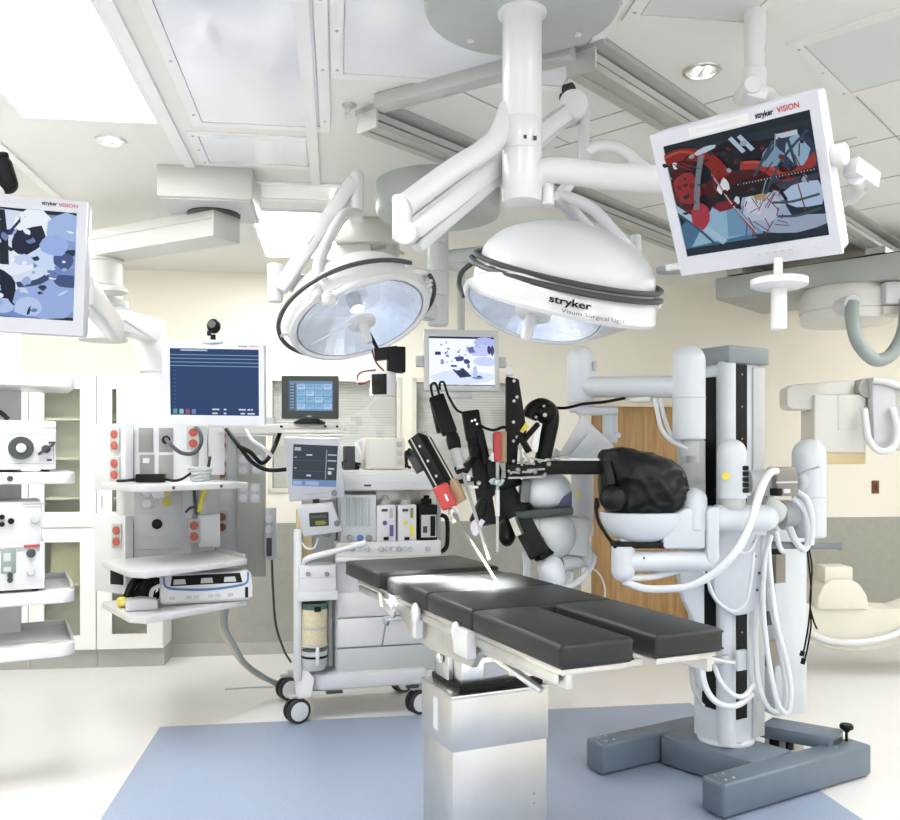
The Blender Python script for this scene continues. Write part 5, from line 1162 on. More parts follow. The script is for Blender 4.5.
# side frames and accessory rails
for s, x in ((-1, -.275), (1, .27)):
    m = MB(); m.extr([(x, .02, ZT-.095), (x, 1.50, ZT-.095), (x, 1.44, ZT-.13), (x, 1.28, ZT-.22), (x, 1.05, ZT-.235), (x, .66, ZT-.22), (x, .60, ZT-.15), (x, .02, ZT-.14)], (.022*s*-1, 0, 0), .003); tbuild(m, 'side_frame', STEELM)
    for y0, y1 in ((.04, .58), (.66, 1.48), (1.58, 1.92)):
        m = MB(); m.span((x+s*.012, y0, ZT-.125), (x+s*.024, y1, ZT-.095), .002); r_o = tbuild(m, 'accessory_rail', STEEL)
        for yy in (y0+.06, (y0+y1)/2, y1-.06):
            q = MB(); q.span((x+s*.0, yy-.012, ZT-.118), (x+s*.014, yy+.012, ZT-.102)); tbuild(q, 'rail_spacer', STEELM, r_o)
XRL = -.30
for yy, sc_ in ((1.40, .8), (1.12, 1.25), (.72, 1.1)):
    m = MB(); m.ell((XRL-.012, yy, ZT-.10), (.016, .028*sc_, .036*sc_)); m.cyl((XRL-.02, yy, ZT-.11), (XRL+.02, yy, ZT-.11), .020); tbuild(m, 'rail_clamp', WHITE2)
m = MB(); m.span((XRL-.025, .60, ZT-.175), (XRL+.015, .72, ZT-.075), .008); tbuild(m, 'clamp_block', WHITE2)
m = MB(); m.span((XRL-.02, 1.10, ZT-.20), (XRL+.012, 1.14, ZT-.12), .004); tbuild(m, 'clamp_tab', WHITE2)
m = MB(); m.lathe((XRL-.01, 1.46, ZT-.19), (-1, 0, 0), [(0, .022), (.014, .022), (.018, .015)], 18); m.cyl((XRL-.01, 1.49, ZT-.21), (XRL-.02, 1.51, ZT-.31), .004); tbuild(m, 'release_knob', CAPG)
m = MB(); m.bar((XRL-.01, 1.56, ZT-.10), (XRL+.0, 1.40, ZT-.15), .02, .05, bev=.008); m.cyl((XRL-.015, 1.52, ZT-.14), (XRL-.015, 1.55, ZT-.08), .012); tbuild(m, 'head_joint', STEEL)
m = MB(); m.bar((-.26, .52, ZT-.15), (-.16, .36, ZT-.24), .03, .018, bev=.004); m.lathe((-.15, .52, ZT-.19), (0, 0, -1), [(0, .05), (.03, .05), (.035, .03)], 24); tbuild(m, 'leg_hinge', STEEL)
m = MB(); m.bar((.25, .0, ZT-.09), (.30, -.05, ZT-.10), .02, .008); tbuild(m, 'leg_release', STEELM)
m = MB(); m.span((-.05, .10, ZT-.12), (.06, .55, ZT-.095), .004); tbuild(m, 'leg_crossbar', STEELM)
# column
yc = 1.10
m = MB(); m.span((-.225, yc-.15, .42), (.215, yc+.17, .64), .004); tbuild(m, 'upper_column_cover', STEELM)
m = MB(); m.span((-.220, yc-.145, .0), (.210, yc+.165, .43), .004); tbuild(m, 'lower_column_cover', STEELM)

m = MB(); m.span((-.228, yc-.155, .63), (.218, yc+.175, .645), .003); tbuild(m, 'column_rim', STEEL)
m = MB(); m.span((-.185, yc-.13, .644), (.20, yc+.15, .672), .003); tbuild(m, 'black_gasket', BLACK)
m = MB(); m.span((-.16, yc-.10, .67), (.10, yc+.13, .775), .006); bx = tbuild(m, 'tilt_block', STEEL)
m = MB(); m.span((-.06, yc-.1025, .695), (.05, yc-.099, .75)); tbuild(m, 'label_plate', WHITE, bx)
m = MB(); m.span((-.14, yc-.08, .77), (.12, yc+.12, ZT-.19), .004); m.span((-.27, yc-.05, ZT-.20), (.26, yc+.10, ZT-.10), .006); tbuild(m, 'yoke', STEELM)
m = MB(); m.span((-.185, yc-.02, .67), (-.16, yc+.12, .84), .006); m.lathe((-.19, yc+.05, .76), (-1, 0, 0), [(0, .03), (.012, .03), (.02, .015)], 20); tbuild(m, 'side_valve_block', STEEL)
m = MB(); m.lathe((.08, yc-.09, .73), (0, -1, 0), [(0, .012), (.03, .012)], 16); tbuild(m, 'valve_knob', CAPG)
m = MB(); m.span((-.2275, yc-.01, .47), (-.2245, yc+.035, .60)); tbuild(m, 'label_plate', WHITE)
for z in (.10, .14): 
    m = MB(); m.lathe((.15, yc-.1455, z+.06), (0, -1, 0), [(0, .006), (.003, .005)], 10); tbuild(m, 'screw', GREYP)
# ================================================================== surgical robot
RY = math.radians(30)
RBc = V((1.40, 4.32, 0))
RB = thing('surgical_robot', 'white multi arm surgical robot on a blue grey base right of the operating table', 'surgical robot', RBc)
def rb(m, nm, mt, par=None, lb=None): return m.build(nm, mt, par or RB, lb)
e1, e2 = V((math.cos(RY), math.sin(RY), 0)), V((-math.sin(RY), math.cos(RY), 0))
L1a = V((1.163, 3.765, 0)); L2a = V((.727, 4.275, 0))
for nm, a in (('base_leg', L1a), ('base_leg', L2a)):
    c = a+e1*.52+V((0, 0, .085)); m = W(); m.box(c, (1.04, .135, .15), RY, .014, 3); leg = rb(m, nm, BLUEG)
    m = W(); m.box(c+e1*-.5215, (.004, .112, .125), RY, .001); rb(m, 'end_plate', BLUEG, leg)
    for d in (.05, .10):
        for s in (-.03, .03):
            p = a+e1*d+e2*s+V((0, 0, .1595)); m = W(); m.cyl(p, p+V((0, 0, .004)), .007, n=10); rb(m, 'bolt', ALU, leg)
    for d in (.08, .92):
        p = a+e1*d; m = W(); m.cyl(p, p+V((0, 0, .014)), .04); rb(m, 'foot', RUBBER, leg)
ctr = RBc.copy()
m = W(); p0 = L1a+e1*.5+V((0, 0, .085)); p1 = L2a+e1*.5+V((0, 0, .085)); m.bar(p0+(p1-p0).normalized()*.06, p1-(p1-p0).normalized()*.06, .30, .148, bev=.012); rb(m, 'base_beam', BLUEG)
# knob on the leg end
kp = L1a+e1*.98+e2*.03+V((0, 0, .16)); m = W(); m.cyl(kp-V((0, 0, .02)), kp+V((0, 0, .05)), .007); m.lathe(kp+V((0, 0, .045)), (0, 0, 1), [(0, .012), (.012, .02), (.018, .032), (.03, .034), (.04, .028)], 18); rb(m, 'leveling_knob', BLACK)
m = W(); m.bar(P(766, 727, 4.5), P(838, 740, 4.26), .18, .065, bev=.006); rear = rb(m, 'rear_bracket', BLUEG)
q0_ = P(838, 742, 4.24); qd = (P(838, 742, 4.24)-P(766, 727, 4.5)).normalized()
m = W(); m.bar(q0_+qd*.0005, q0_+qd*.003, .10, .032); rb(m, 'tube_opening', DGREY, rear)
m = W(); m.bar(P(826, 744, 4.25), P(846, 752, 4.22), .10, .04, bev=.004); rb(m, 'bracket_foot', BLUEG, rear)
m = W(); m.box(P(784, 742, 4.52), (.17, .12, .13), RY, .006); cp = rb(m, 'connector_box', BEIGEW)
for i in range(2):
    c = P(776+14*i, 743, 4.43-.0*i); m = W(); m.box(c+V((0, .02, 0)), (.05, .03, .085), RY, .004); rb(m, 'black_connector', BLACK, cp)
# column
m = W(); m.lathe(V((RBc.x, RBc.y, .158)), (0, 0, 1), [(0, .14), (.012, .14), (.016, .135)], 40); fl = rb(m, 'flange', ROBW)
for a in range(8):
    p = V((RBc.x+.122*math.cos(a*PI/4+.3), RBc.y+.122*math.sin(a*PI/4+.3), .173)); m = W(); m.cyl(p, p+V((0, 0, .008)), .009, n=8); rb(m, 'bolt', STEEL, fl)
CZ0, CZ1 = .17, 2.06; hw_ = .115
def cpt(a, b): return RBc+e1*a+e2*b
corner = cpt(-hw_, -hw_)
m = W(); m.prism([(p.x, p.y) for p in (cpt(-hw_+.03, -hw_+.012), cpt(hw_-.0, -hw_+.012), cpt(hw_, hw_), cpt(-hw_+.012, hw_), cpt(-hw_+.012, -hw_+.03))], CZ0, CZ1, .003); rb(m, 'column', ROBW)
m = W(); c_ = cpt(-hw_+.03, -hw_+.03); m.prism([(c_.x+.043*math.cos(a), c_.y+.043*math.sin(a)) for a in [i*2*PI/28 for i in range(28)]], CZ0, CZ1); rb(m, 'column_rib', ROBW)
m = W(); m.box(cpt(-hw_+.108, -hw_+.010)+V((0, 0, 1.17)), (.075, .012, 1.76), RY); s_ = rb(m, 'column_slot', BLACK)
for z in [.4+.16*i for i in range(11)]:
    p = cpt(-hw_+.108, -hw_+.004)+V((0, 0, z)); m = W(); m.cyl(p, p-e2*.003, .004, n=8); rb(m, 'screw', LGREY, s_)
m = W(); m.box(cpt(-hw_+.010, -hw_+.125)+V((0, 0, 1.16)), (.012, .085, 1.66), RY); rb(m, 'column_slot', BLACK)
m = W(); m.box(cpt(hw_+.0, -hw_+.05)+V((0, 0, 1.11)), (.085, .10, 1.86), RY, .006); rb(m, 'side_cover', LGREY)
m = W(); m.box(cpt(.02, .0)+V((0, 0, 2.095)), (.29, .27, .085), RY, .008); rb(m, 'column_cap', CAPG)
m = W(); m.box(P(741, 660, 4.14), (.062, .02, .10), RY, .004); rb(m, 'white_bracket', ROBW)
# electronics cabinet behind the column
m = W(); m.box(V((1.80, 4.62, .72)), (.21, .16, 1.02), RY*.6, .012); eb = rb(m, 'electronics_case', ROBW)
m = W(); m.box(P(777, 568, 4.42), (.075, .05, .15), RY, .004); rb(m, 'taupe_module', TAUPE)
m = W(); m.box(P(774, 653, 4.45), (.12, .04, .13), RY, .004); rb(m, 'taupe_module', TAUPE)
m = W(); m.box(P(769, 618, 4.4), (.05, .03, .07), RY, .004); rb(m, 'dark_connector', DGREY)
# rounded carriage
m = W(); m.extr([P(712, 528, 4.10), P(768, 528, 4.10), P(768, 585, 4.10), P(764, 602, 4.10), P(752, 614, 4.10), P(736, 617, 4.10), P(724, 610, 4.10), P(714, 594, 4.10)], (0, .12, 0), .02, ); cr = rb(m, 'carriage', ROBW)
for (u, v) in ((754, 542), (755, 556), (759, 573), (757, 590)):
    m = W(); p = P(u, v, 4.098); m.cyl(p, p-V((0, .006, 0)), .006, n=10); rb(m, 'screw', DGREY, cr)
m = W(); m.extr([P(681, 440, 4.22), P(706, 440, 4.22), P(706, 505, 4.22), P(696, 590, 4.22), P(688, 590, 4.22), P(681, 540, 4.22)], (0, .08, 0), .01); rb(m, 'left_carriage', LGREY)
m = W(); m.extr([P(678, 565, 4.20), P(705, 565, 4.20), P(705, 632, 4.20), P(696, 625, 4.20), P(684, 600, 4.20)], (0, .08, 0), .012); rb(m, 'lower_left_cover', ROBW)
# --- arm A: upper left
YA = 4.10
m = W(); m.capsule(P(689, 440, YA), P(689, 345, YA), .077); cA = rb(m, 'shoulder_capsule', ROBW)
m = W(); m.cyl(P(689, 399, YA), P(689, 397.6, YA), .0785, n=30); rb(m, 'seam', LGREY, cA)
m = W(); m.cyl(P(689, 456, YA), P(689, 439, YA), .05); m.cyl(P(693, 463, YA), P(693, 450, YA), .03); rb(m, 'shoulder_neck', LGREY)
YB = 4.55
m = W(); m.tube([P(686, 387, YA), P(581, 387, YB)], .054, 24); rb(m, 'upper_link', ROBW)
m = W(); m.bar(P(632, 400, 4.27), P(652, 399, 4.2), .05, .022, bev=.003); rb(m, 'link_clip', BEIGEW)
m = W(); m.capsule(P(581, 404, YB), P(581, 346, YB), .072); m.lathe(P(582, 402, YB), (0, 0, -1), [(0, .066), (.012, .070), (.022, .070), (.024, .064), (.034, .068), (.05, .068), (.056, .06)], 32); cB = rb(m, 'elbow_capsule', ROBW)
m = W(); m.box(P(594.5, 366, YB-.05), (.018, .03, .05), None, .004); rb(m, 'sensor', LGREY, cB)
m = W(); m.bar(P(576, 411, YB-.02), P(618, 411, YB-.04), .09, .045, bev=.018); m.cyl(P(610, 412, YB-.03), P(610, 443, YB-.03), .040, bev=.006); m.bar(P(606, 442, YB-.05), P(620, 434, YB-.05), .04, .03, bev=.01); rb(m, 'wrist_bracket', ROBW)
m = W(); m.extr([P(582, 415, 4.30), P(614, 446, 4.36), P(596, 470, 4.36), P(558, 456, 4.30)], (.03, .14, 0), .008, ); rb(m, 'motor_housing', WHITE)
m = W(); m.extr([P(588, 434, 4.295), P(598, 443, 4.32), P(581, 461, 4.32), P(570, 456, 4.295)], (0, .012, 0), .002); rb(m, 'motor_label', ROBW)
m = W(); m.cyl(P(560, 452, 4.36), P(555, 458, 4.36), .03); rb(m, 'motor_end', LGREY)
m = W(); m.tube([P(545, 407, 4.45), P(565, 408, 4.44), P(583, 404, 4.42), P(604, 402, 4.45), P(625, 398, 4.35)], .008, 8); rb(m, 'black_cable', BLACK)
m = W(); m.tube([P(655, 399, 4.18), P(658, 415, 4.15), P(662, 430, 4.12), P(673, 442, 4.1), P(688, 449, 4.06)], .011, 8); rb(m, 'white_cable', HOSEW); m = W(); m.tube([P(660, 399, 4.18), P(665, 420, 4.15), P(672, 436, 4.12), P(684, 444, 4.08)], .011, 8); rb(m, 'white_cable', HOSEW)
m = W(); m.cyl(P(582, 455, 4.52), P(582, 535, 4.52), .06); rb(m, 'vertical_tube', LGREY)
m = W(); m.box(P(577, 494, 4.44), (.012, .012, .035), .2); rb(m, 'yellow_label', YELLOW)
# --- instrument carriage bulbs in the middle
YM = 4.10
m = W(); m.ell(P(545, 490, YM), (.128, .11, .098)); b1 = rb(m, 'joint_bulb', ROBW)
m = W(); m.box(P(525, 491, YM-.085), (.045, .05, .11), Matrix.Rotation(.1, 3, 'Y'), .012); rb(m, 'dark_window', mat('smoked_plastic', (.10, .12, .11), .25), b1)
m = W(); m.bar(P(514, 515, YM-.05), P(572, 510, YM-.05), .12, .04, bev=.012); rb(m, 'dark_band', DGREY)
m = W(); m.extr([P(562, 497, YM-.08), P(572, 492, YM-.08), P(572, 507, YM-.08), P(558, 508, YM-.08)], (0, .05, 0), .003); rb(m, 'blue_mark', mat('navy_plastic', (.03, .04, .10), .4))
m = W(); m.ell(P(552, 534, YM), (.118, .115, .122)); m.ell(P(533, 530, YM-.02), (.06, .08, .09)); b2 = rb(m, 'joint_bulb', mat('robot_grey', (.50, .53, .53), .35, 0, .02))
m = W(); m.box(P(573, 535, YM+.05), (.14, .16, .19), Matrix.Rotation(.15, 3, 'Y'), .02); rb(m, 'arm_block', LGREY)
m = W(); m.extr([P(580, 520, YM), P(588, 530, YM), P(594, 560, YM), P(590, 570, YM), P(583, 560, YM), P(574, 525, YM)], (0, .1, 0), .01); rb(m, 'arm_flange', LGREY)
m = W(); m.bar(P(505, 490, YM-.02), P(540, 556, YM-.10), .10, .085, (0, -1, 0), .012); el = rb(m, 'black_elbow', BLACK)
m = W(); m.bar(P(513, 518, YM-.13), P(520, 535, YM-.15), .03, .03); rb(m, 'steel_pin', STEEL, el)
m = W(); m.extr([P(497, 492, YM), P(512, 483, YM), P(522, 500, YM), P(520, 525, YM), P(506, 540, YM), P(498, 520, YM)], (0, .10, 0), .015); m.ell(P(518, 508, YM-.02), (.075, .07, .06)); m.ell(P(507, 532, YM+.0), (.045, .06, .07)); m.bar(P(498, 488, YM), P(520, 478, YM), .06, .07, (0, -1, 0), .01); rb(m, 'black_joint', BLACK)
m = W(); m.bar(P(534, 552, YM-.11), P(548, 544, YM-.06), .10, .06, (0, -1, 0), .01); rb(m, 'black_clamp', BLACK)
m = W(); m.capsule(P(547, 555, YM-.05), P(556, 590, YM-.08), .064, True, True); rb(m, 'lower_capsule', ROBW)
m = W(); m.tube([P(560, 564, YM), P(592, 558, YM+.08)], .038, 20); rb(m, 'lower_tube', LGREY)
m = W(); m.tube([P(553, 590, YM-.02), P(565, 588, YM), P(580, 580, YM+.02), P(590, 568, YM+.04), P(594, 556, YM+.06)], .016, 10); rb(m, 'white_hose', HOSEW); m = W(); m.tube([P(526, 552, YM+.3), P(527, 570, YM+.3), P(525, 590, YM+.3)], .02, 10); rb(m, 'white_hose', HOSEW); m = W(); m.tube([P(570, 572, YM+.15), P(568, 592, YM+.15)], .018, 10); rb(m, 'white_hose', HOSEW)
m = W(); m.tube([P(592, 568, 4.45), P(600, 575, 4.45), P(605, 590, 4.45), P(603, 610, 4.45)], .005, 6); rb(m, 'thin_cable', HOSEW)
m = W(); m.box(P(553, 590, YM-.06), (.07, .06, .03), None, .005); rb(m, 'maroon_cap', mat('maroon_plastic', (.10, .02, .02), .5))
# --- instrument arms (black)
YI = 3.95
TIP = P(497, 582, 3.72)
def instrument(a, b, r, nm='instrument_shaft', mt=LGREY): 
    m = W(); m.cyl(a, b, r, r*.8, 14); return rb(m, nm, mt)
# arm 1, left
a, b = P(420, 440, YI+.05), P(447, 489, YI-.05); dv = (b-a).normalized()
m = W(); m.bar(a-dv*.01, b, .13, .07, (.85, -.4, .3), .008); ia = rb(m, 'instrument_arm', BLACK)
nrm = V((.05, -1, .05)); sidev = dv.cross(nrm).normalized(); fr_ = nrm-dv*nrm.dot(dv); fr_.normalize()
for s in (-.048, .0, .048):
    m = W(); m.bar(a+sidev*s*.8+fr_*.062, b+sidev*s*.8+fr_*.062, .006, .012, fr_, .001); rb(m, 'guide_rail', GREYP, ia)
for f in (.2, .5, .8):
    p = a.lerp(b, f)+sidev*.018+fr_*.064; m = W(); m.cyl(p, p+fr_*.006, .006, n=8); rb(m, 'rivet', STEEL, ia)
m = W(); m.bar(a+sidev*.065+dv*.03, a+sidev*.065+dv*.14, .05, .04, fr_, .006); rb(m, 'side_block', DGREY, ia)
m = W(); m.tube([P(411, 455, YI), P(406, 452, YI), P(407, 465, YI), P(411, 468, YI)], .007, 8); rb(m, 'loop_cable', BLACK, ia)
m = W(); m.bar(P(449, 482, YI-.05), P(459, 503, YI-.08), .04, .08, (.85, -.4, .3), .006); rb(m, 'tan_plate', mat('tan_plate', (.42, .28, .16), .5))
m = W(); m.bar(P(440, 485, YI-.11), P(450, 508, YI-.13), .075, .06, fr_, .016); hd = rb(m, 'red_instrument_head', RED)
m = W(); m.bar(P(445, 494, YI-.145), P(448, 501, YI-.155), .010, .006, fr_); rb(m, 'white_mark', WHITE, hd)
instrument(P(450, 508, YI-.12), TIP, .0075, mt=SHAFT)
m = W(); m.tube([P(452, 506, YI-.13), P(457, 510, YI-.13), P(458, 518, YI-.12), P(452, 522, YI-.12)], .009, 8); m.box(P(452, 512, YI-.12), (.03, .03, .03), .4, .006); rb(m, 'cannula_mount', STEELM)
# arm 2
a, b = P(436, 396, YI+.15), P(450, 434, YI+.12)
m = W(); m.bar(a, b, .075, .05, (.1, -1, 0), .008); i2 = rb(m, 'instrument_arm', BLACK)
m = W(); m.bar(P(433, 402, YI+.19), P(440, 432, YI+.16), .03, .06, (.1, -1, 0), .006); rb(m, 'side_block', BLACK, i2)
m = W(); m.tube([P(433, 398, YI+.15), P(431, 386, YI+.15), P(435, 383, YI+.15), P(438, 390, YI+.14), P(440, 400, YI+.14)], .006, 8); m.tube([P(440, 390, YI+.16), P(440, 383, YI+.16), P(444, 383, YI+.16), P(448, 395, YI+.14), P(456, 409, YI+.13), P(463, 413, YI+.13)], .006, 8); rb(m, 'loop_cable', BLACK, i2)
m = W(); m.lathe(P(452, 434, YI+.12), P(455, 449, YI+.1)-P(452, 434, YI+.12), [(0, .028), (.03, .034), (.07, .032), (.08, .022)], 20); rb(m, 'camera_coupler', BLACK)
m = W(); m.cyl(P(455, 449, YI+.1), P(461, 470, YI+.07), .024, .030); rb(m, 'clear_sleeve', mat('frosted_sleeve', (.55, .57, .55), .25, 0, .1, 60))
m = W(); m.bar(P(455, 471, YI+.08), P(470, 465, YI+.08), .06, .04, bev=.01); rb(m, 'dark_clamp', BLACK)
instrument(P(463, 474, YI+.06), P(489, 560, YI-.15), .0085, 'camera_shaft', GREYP)
m = W(); m.ell(P(476, 527, YI-.05), (.025, .02, .035)); m.bar(P(474, 535, YI-.06), P(483, 520, YI-.06), .03, .02); rb(m, 'clear_connector', mat('lilac_plastic', (.55, .52, .62), .3))
# arm 3: slanted black bar
a, b = P(470, 411, YI+.20), P(489, 525, YI+.10)
m = W(); m.bar(a, P(475, 440, YI+.18), .085, .05, (.1, -1, 0), .008); i3 = rb(m, 'instrument_arm', BLACK)
m = W(); m.bar(P(474, 436, YI+.18), b, .075, .04, (.1, -1, 0), .006); m.bar(P(479, 430, YI+.17), P(487, 465, YI+.15), .04, .045, (.1, -1, 0), .01); rb(m, 'lower_bar', BLACK, i3)
m = W(); m.tube([P(479, 424, YI+.16), P(485, 428, YI+.15), P(494, 430, YI+.15), P(503, 427, YI+.15), P(507, 428, YI+.15)], .007, 8); rb(m, 'loop_cable', BLACK, i3)
for (u, v) in ((472, 421), (475, 420), (477, 424)):
    m = W(); p = P(u, v, YI+.152); m.cyl(p, p-V((0, .006, 0)), .006, n=8); rb(m, 'rivet', STEEL, i3)
m = W(); m.extr([P(486, 462, YI+.12), P(496, 455, YI+.12), P(502, 470, YI+.12), P(500, 490, YI+.12), P(490, 500, YI+.12)], (0, .06, 0), .01); rb(m, 'black_bracket', BLACK, i3)
m = W(); m.box(P(476, 452, YI+.14), (.05, .05, .06), .5, .008); m.bar(P(472, 458, YI+.12), P(464, 472, YI+.1), .035, .03, bev=.005); rb(m, 'joint_block', BLACK, i3); m = W(); m.bar(P(458, 482, YI+.08), P(480, 478, YI+.1), .02, .02); rb(m, 'joint_rod', BLACK, i3); m = W(); m.bar(P(484, 500, YI+.1), P(474, 523, YI+.08), .05, .05, (.1, -1, 0), .008); rb(m, 'joint_block', BLACK, i3)
m = W(); m.box(P(468, 478, YI+.06), (.02, .02, .03), .3, .003); m.bar(P(462, 487, YI+.06), P(478, 487, YI+.08), .012, .012); m.bar(P(462, 492, YI+.06), P(470, 489, YI+.06), .016, .01); m.ell(P(479, 483, YI+.05), (.012, .012, .012)); rb(m, 'steel_fitting', STEELM, i3)
# tall riveted plate
ex = [P(506, 376, YI+.12), P(519, 379, YI+.12), P(527, 432, YI+.12), P(517, 445, YI+.12), P(517, 478, YI+.12), P(506, 478, YI+.12)]
m = W(); m.extr(ex, (0, .05, 0), .006); pl_ = rb(m, 'riveted_plate', BLACK)
for (u, v) in ((514, 381), (517, 397), (514, 401), (513.5, 422), (513.5, 441), (517, 437), (513.5, 461), (509, 471)):
    m = W(); p = P(u, v, YI+.121); m.cyl(p, p-V((0, .006, 0)), .0075, n=10); rb(m, 'rivet', WHITE, pl_)
m = W(); m.box(P(509.5, 371, YI+.14), (.038, .05, .045), None, .008); rb(m, 'white_tip', WHITE2, pl_)
m = W(); m.bar(P(520, 436, YI+.10), P(529, 452, YI+.08), .03, .025); m.bar(P(524, 440, YI+.1), P(538, 424, YI+.16), .02, .02); rb(m, 'strut', BLACK, pl_)
m = W(); m.extr([P(526, 422, YI+.1), P(529, 427, YI+.1), P(523, 433, YI+.1), P(520, 431, YI+.1)], (0, .01, 0)); rb(m, 'yellow_mark', YELLOW, pl_)
# red holder with its shaft
m = W(); m.bar(P(497, 432, YI+.06), P(497, 462, YI+.04), .036, .05, (.1, -1, 0), .012); hd = rb(m, 'red_instrument_head', RED)
m = W(); m.box(P(503.5, 447, YI+.08), (.03, .03, .15), None, .006); rb(m, 'tan_plate', mat('tan_plate', (.42, .28, .16)))
m = W(); m.box(P(493, 457, YI+.05), (.03, .04, .04), Matrix.Rotation(.6, 3, 'Y'), .006); rb(m, 'white_wedge', WHITE2, hd)
instrument(P(497.5, 462, YI+.04), P(497.5, 552, YI+.02), .0085, 'instrument_shaft', GREYP)
m = W(); m.cyl(P(497.5, 490, YI+.02), P(497.5, 516, YI+.02), .011); rb(m, 'white_sleeve', WHITE2)
m = W(); m.tube([P(490, 483, YI), P(494, 480, YI), P(500, 484, YI), P(503, 479, YI)], .010, 8); m.box(P(496, 482, YI), (.03, .03, .025), .5, .006); rb(m, 'cannula_mount', mat('teal_steel', (.40, .50, .52), .3, .6))
# curved black arm
m = W(); m.tube([P(529, 418, YI+.22), P(533, 410, YI+.22), P(541, 406, YI+.22), P(549, 410, YI+.22), P(551, 420, YI+.22), P(548, 436, YI+.22), P(543, 458, YI+.2), P(541, 466, YI+.2)], .040, 18, 8); m.ell(P(546, 413, YI+.2), (.055, .05, .055)); ca = rb(m, 'curved_arm', BLACK)
for (u, v) in ((545, 415), (536, 417), (544, 406)):
    m = W(); p = P(u, v, YI+.150); m.cyl(p+V((0, .02, 0)), p-V((0, .005, 0)), .010 if u == 545 else .006, n=10); rb(m, 'bolt', GREYP, ca)
m = W(); m.bar(P(538, 424, YI+.21), P(534, 452, YI+.2), .03, .03, (.1, -1, 0)); rb(m, 'silver_strut', ALU, ca)
# linkage of small steel parts
m = W()
for (p0_, p1_) in (((520, 446), (522, 466)), ((524, 452), (530, 462)), ((530, 458), (545, 461)), ((545, 461), (560, 458)), ((560, 457), (575, 459)), ((517, 462), (535, 464)), ((512, 472), (520, 473)), ((522, 472), (532, 472)), ((532, 472), (538, 469)), ((527, 470), (545, 469)), ((546, 472), (556, 471)), ((556, 471), (570, 470)), ((508, 470), (512, 474)), ((508, 478), (545, 477))):
    m.bar(P(*p0_, YI+.0), P(*p1_, YI+.0), .010, .010, bev=.002)
for (u, v) in ((522, 459), (518, 470), (527, 463), (540, 461), (549, 464), (553, 459), (535, 472), (545, 475), (570, 470), (520, 447)):
    m.ell(P(u, v, YI-.01), (.012, .011, .011), n=10, m=8)
rb(m, 'steel_linkage', mat('worn_steel', (.36, .36, .35), .35, .5, .1))
m = W(); m.bar(P(509, 471, YI+.05), P(545, 468, YI+.05), .09, .06, bev=.006); rb(m, 'linkage_block', BLACK)
m = W(); m.bar(P(545, 461, YI+.05), P(573, 460, YI+.03), .04, .022, bev=.003); rb(m, 'label_bar', BEIGEW)
# --- black beam and draped camera arm
m = W(); m.bar(P(540, 467.5, YI+.04), P(610, 467.5, YI-.02), .08, .064, bev=.006); bb = rb(m, 'black_beam', BLACK)
m = W(); m.bar(P(560, 459.5, YI+.03), P(604, 459.5, YI-.02), .05, .010); rb(m, 'beam_edge', ALU, bb)
YD = 3.92
secs = [(600, 449, 492, .07), (602, 445, 508, .09), (612, 444, 519, .12), (624, 446, 524, .145), (640, 449, 525, .155), (655, 453, 524, .155), (668, 458, 520, .145), (679, 465, 511, .12), (685, 474, 502, .09), (688, 482, 493, .05)]
rings = []; N_ = 64; S2_ = []
for k_ in range(len(secs)-1):
    for j in range(4): S2_.append(tuple(secs[k_][q]+(secs[k_+1][q]-secs[k_][q])*j/4 for q in range(4)))
S2_.append(secs[-1])
for (u, v0, v1, d) in S2_:
    ring = []; ctr_ = P(u, (v0+v1)/2, YD); hz_ = (v1-v0)/2/F*YD
    for i in range(N_):
        a = 2*PI*i/N_; cx_, sx_ = math.cos(a), math.sin(a); k_ = (abs(cx_)**3.2+abs(sx_)**3.2)**(-1/3.2)
        p = ctr_+V((0, cx_*d*k_, sx_*hz_*k_))
        nz = noise.noise(p*8)*.022+(.016-min(.1, abs(noise.noise(V((p.x*10+p.z*9, p.y*6, p.z*4-p.x*5))+V((3, 1, 7))))))*.11+(.02-min(.1, abs(noise.noise(V((p.x*7-p.z*13, p.y*9, p.z*6))+V((13, 5, 2))))))*.07
        p += V((nz*.3, cx_*nz*1.6, sx_*nz)); ring.append(p)
    rings.append(ring)
m = W(); m.loft(rings); dr_ = rb(m, 'black_drape', DRAPE)
sub = dr_.modifiers.new('s', 'SUBSURF'); sub.levels = 1; sub.render_levels = 1
m = W(); m.ell(P(613, 498, YD-.13), (.062, .05, .058)); o = rb(m, 'drape_fold', DRAPE); 
m = W(); m.bar(P(605, 460, YD-.08), P(611, 486, YD-.10), .04, .06, (0, -1, 0), .01); rb(m, 'drape_flap', DRAPE)
m = W(); rg = []
for i in range(10):
    t_ = i/9*PI/2; rr = math.cos(t_)**.8 if i < 9 else .05; 
    c_ = P(641, 512+31*math.sin(t_), YD-.02); rg.append([c_+V((math.cos(a)*.19*rr, math.sin(a)*.15*rr, 0)) for a in [k_*2*PI/36 for k_ in range(36)]])
m.loft(rg); rb(m, 'camera_bowl', ROBW)
m = W(); m.bar(P(612, 544.5, YD-.05), P(664, 544.5, YD-.05), .09, .028, bev=.004); bp_ = rb(m, 'black_plate', BLACK)
m = W(); m.box(P(638, 537, YD-.04), (.18, .08, .04), None, .012); rb(m, 'bowl_base', ROBW)
m = W(); m.tube([P(597, 498, YD-.12), P(596, 508, YD-.12), P(599, 522, YD-.12), P(606, 534, YD-.12), P(613, 544, YD-.1)], .008, 8); m.ell(P(597, 505, YD-.12), (.012, .012, .02)); rb(m, 'strap', BLACK)
m = W(); m.extr([P(663, 526, YD-.10), P(672, 515, YD-.10), P(686, 508, YD-.10), P(706, 508, YD-.10), P(706, 549, YD-.10), P(663, 549, YD-.10)], (0, .16, 0), .014); m.capsule(P(694.5, 530, YD-.05), P(694.5, 488, YD-.05), .056); rb(m, 'wrist_housing', ROBW)
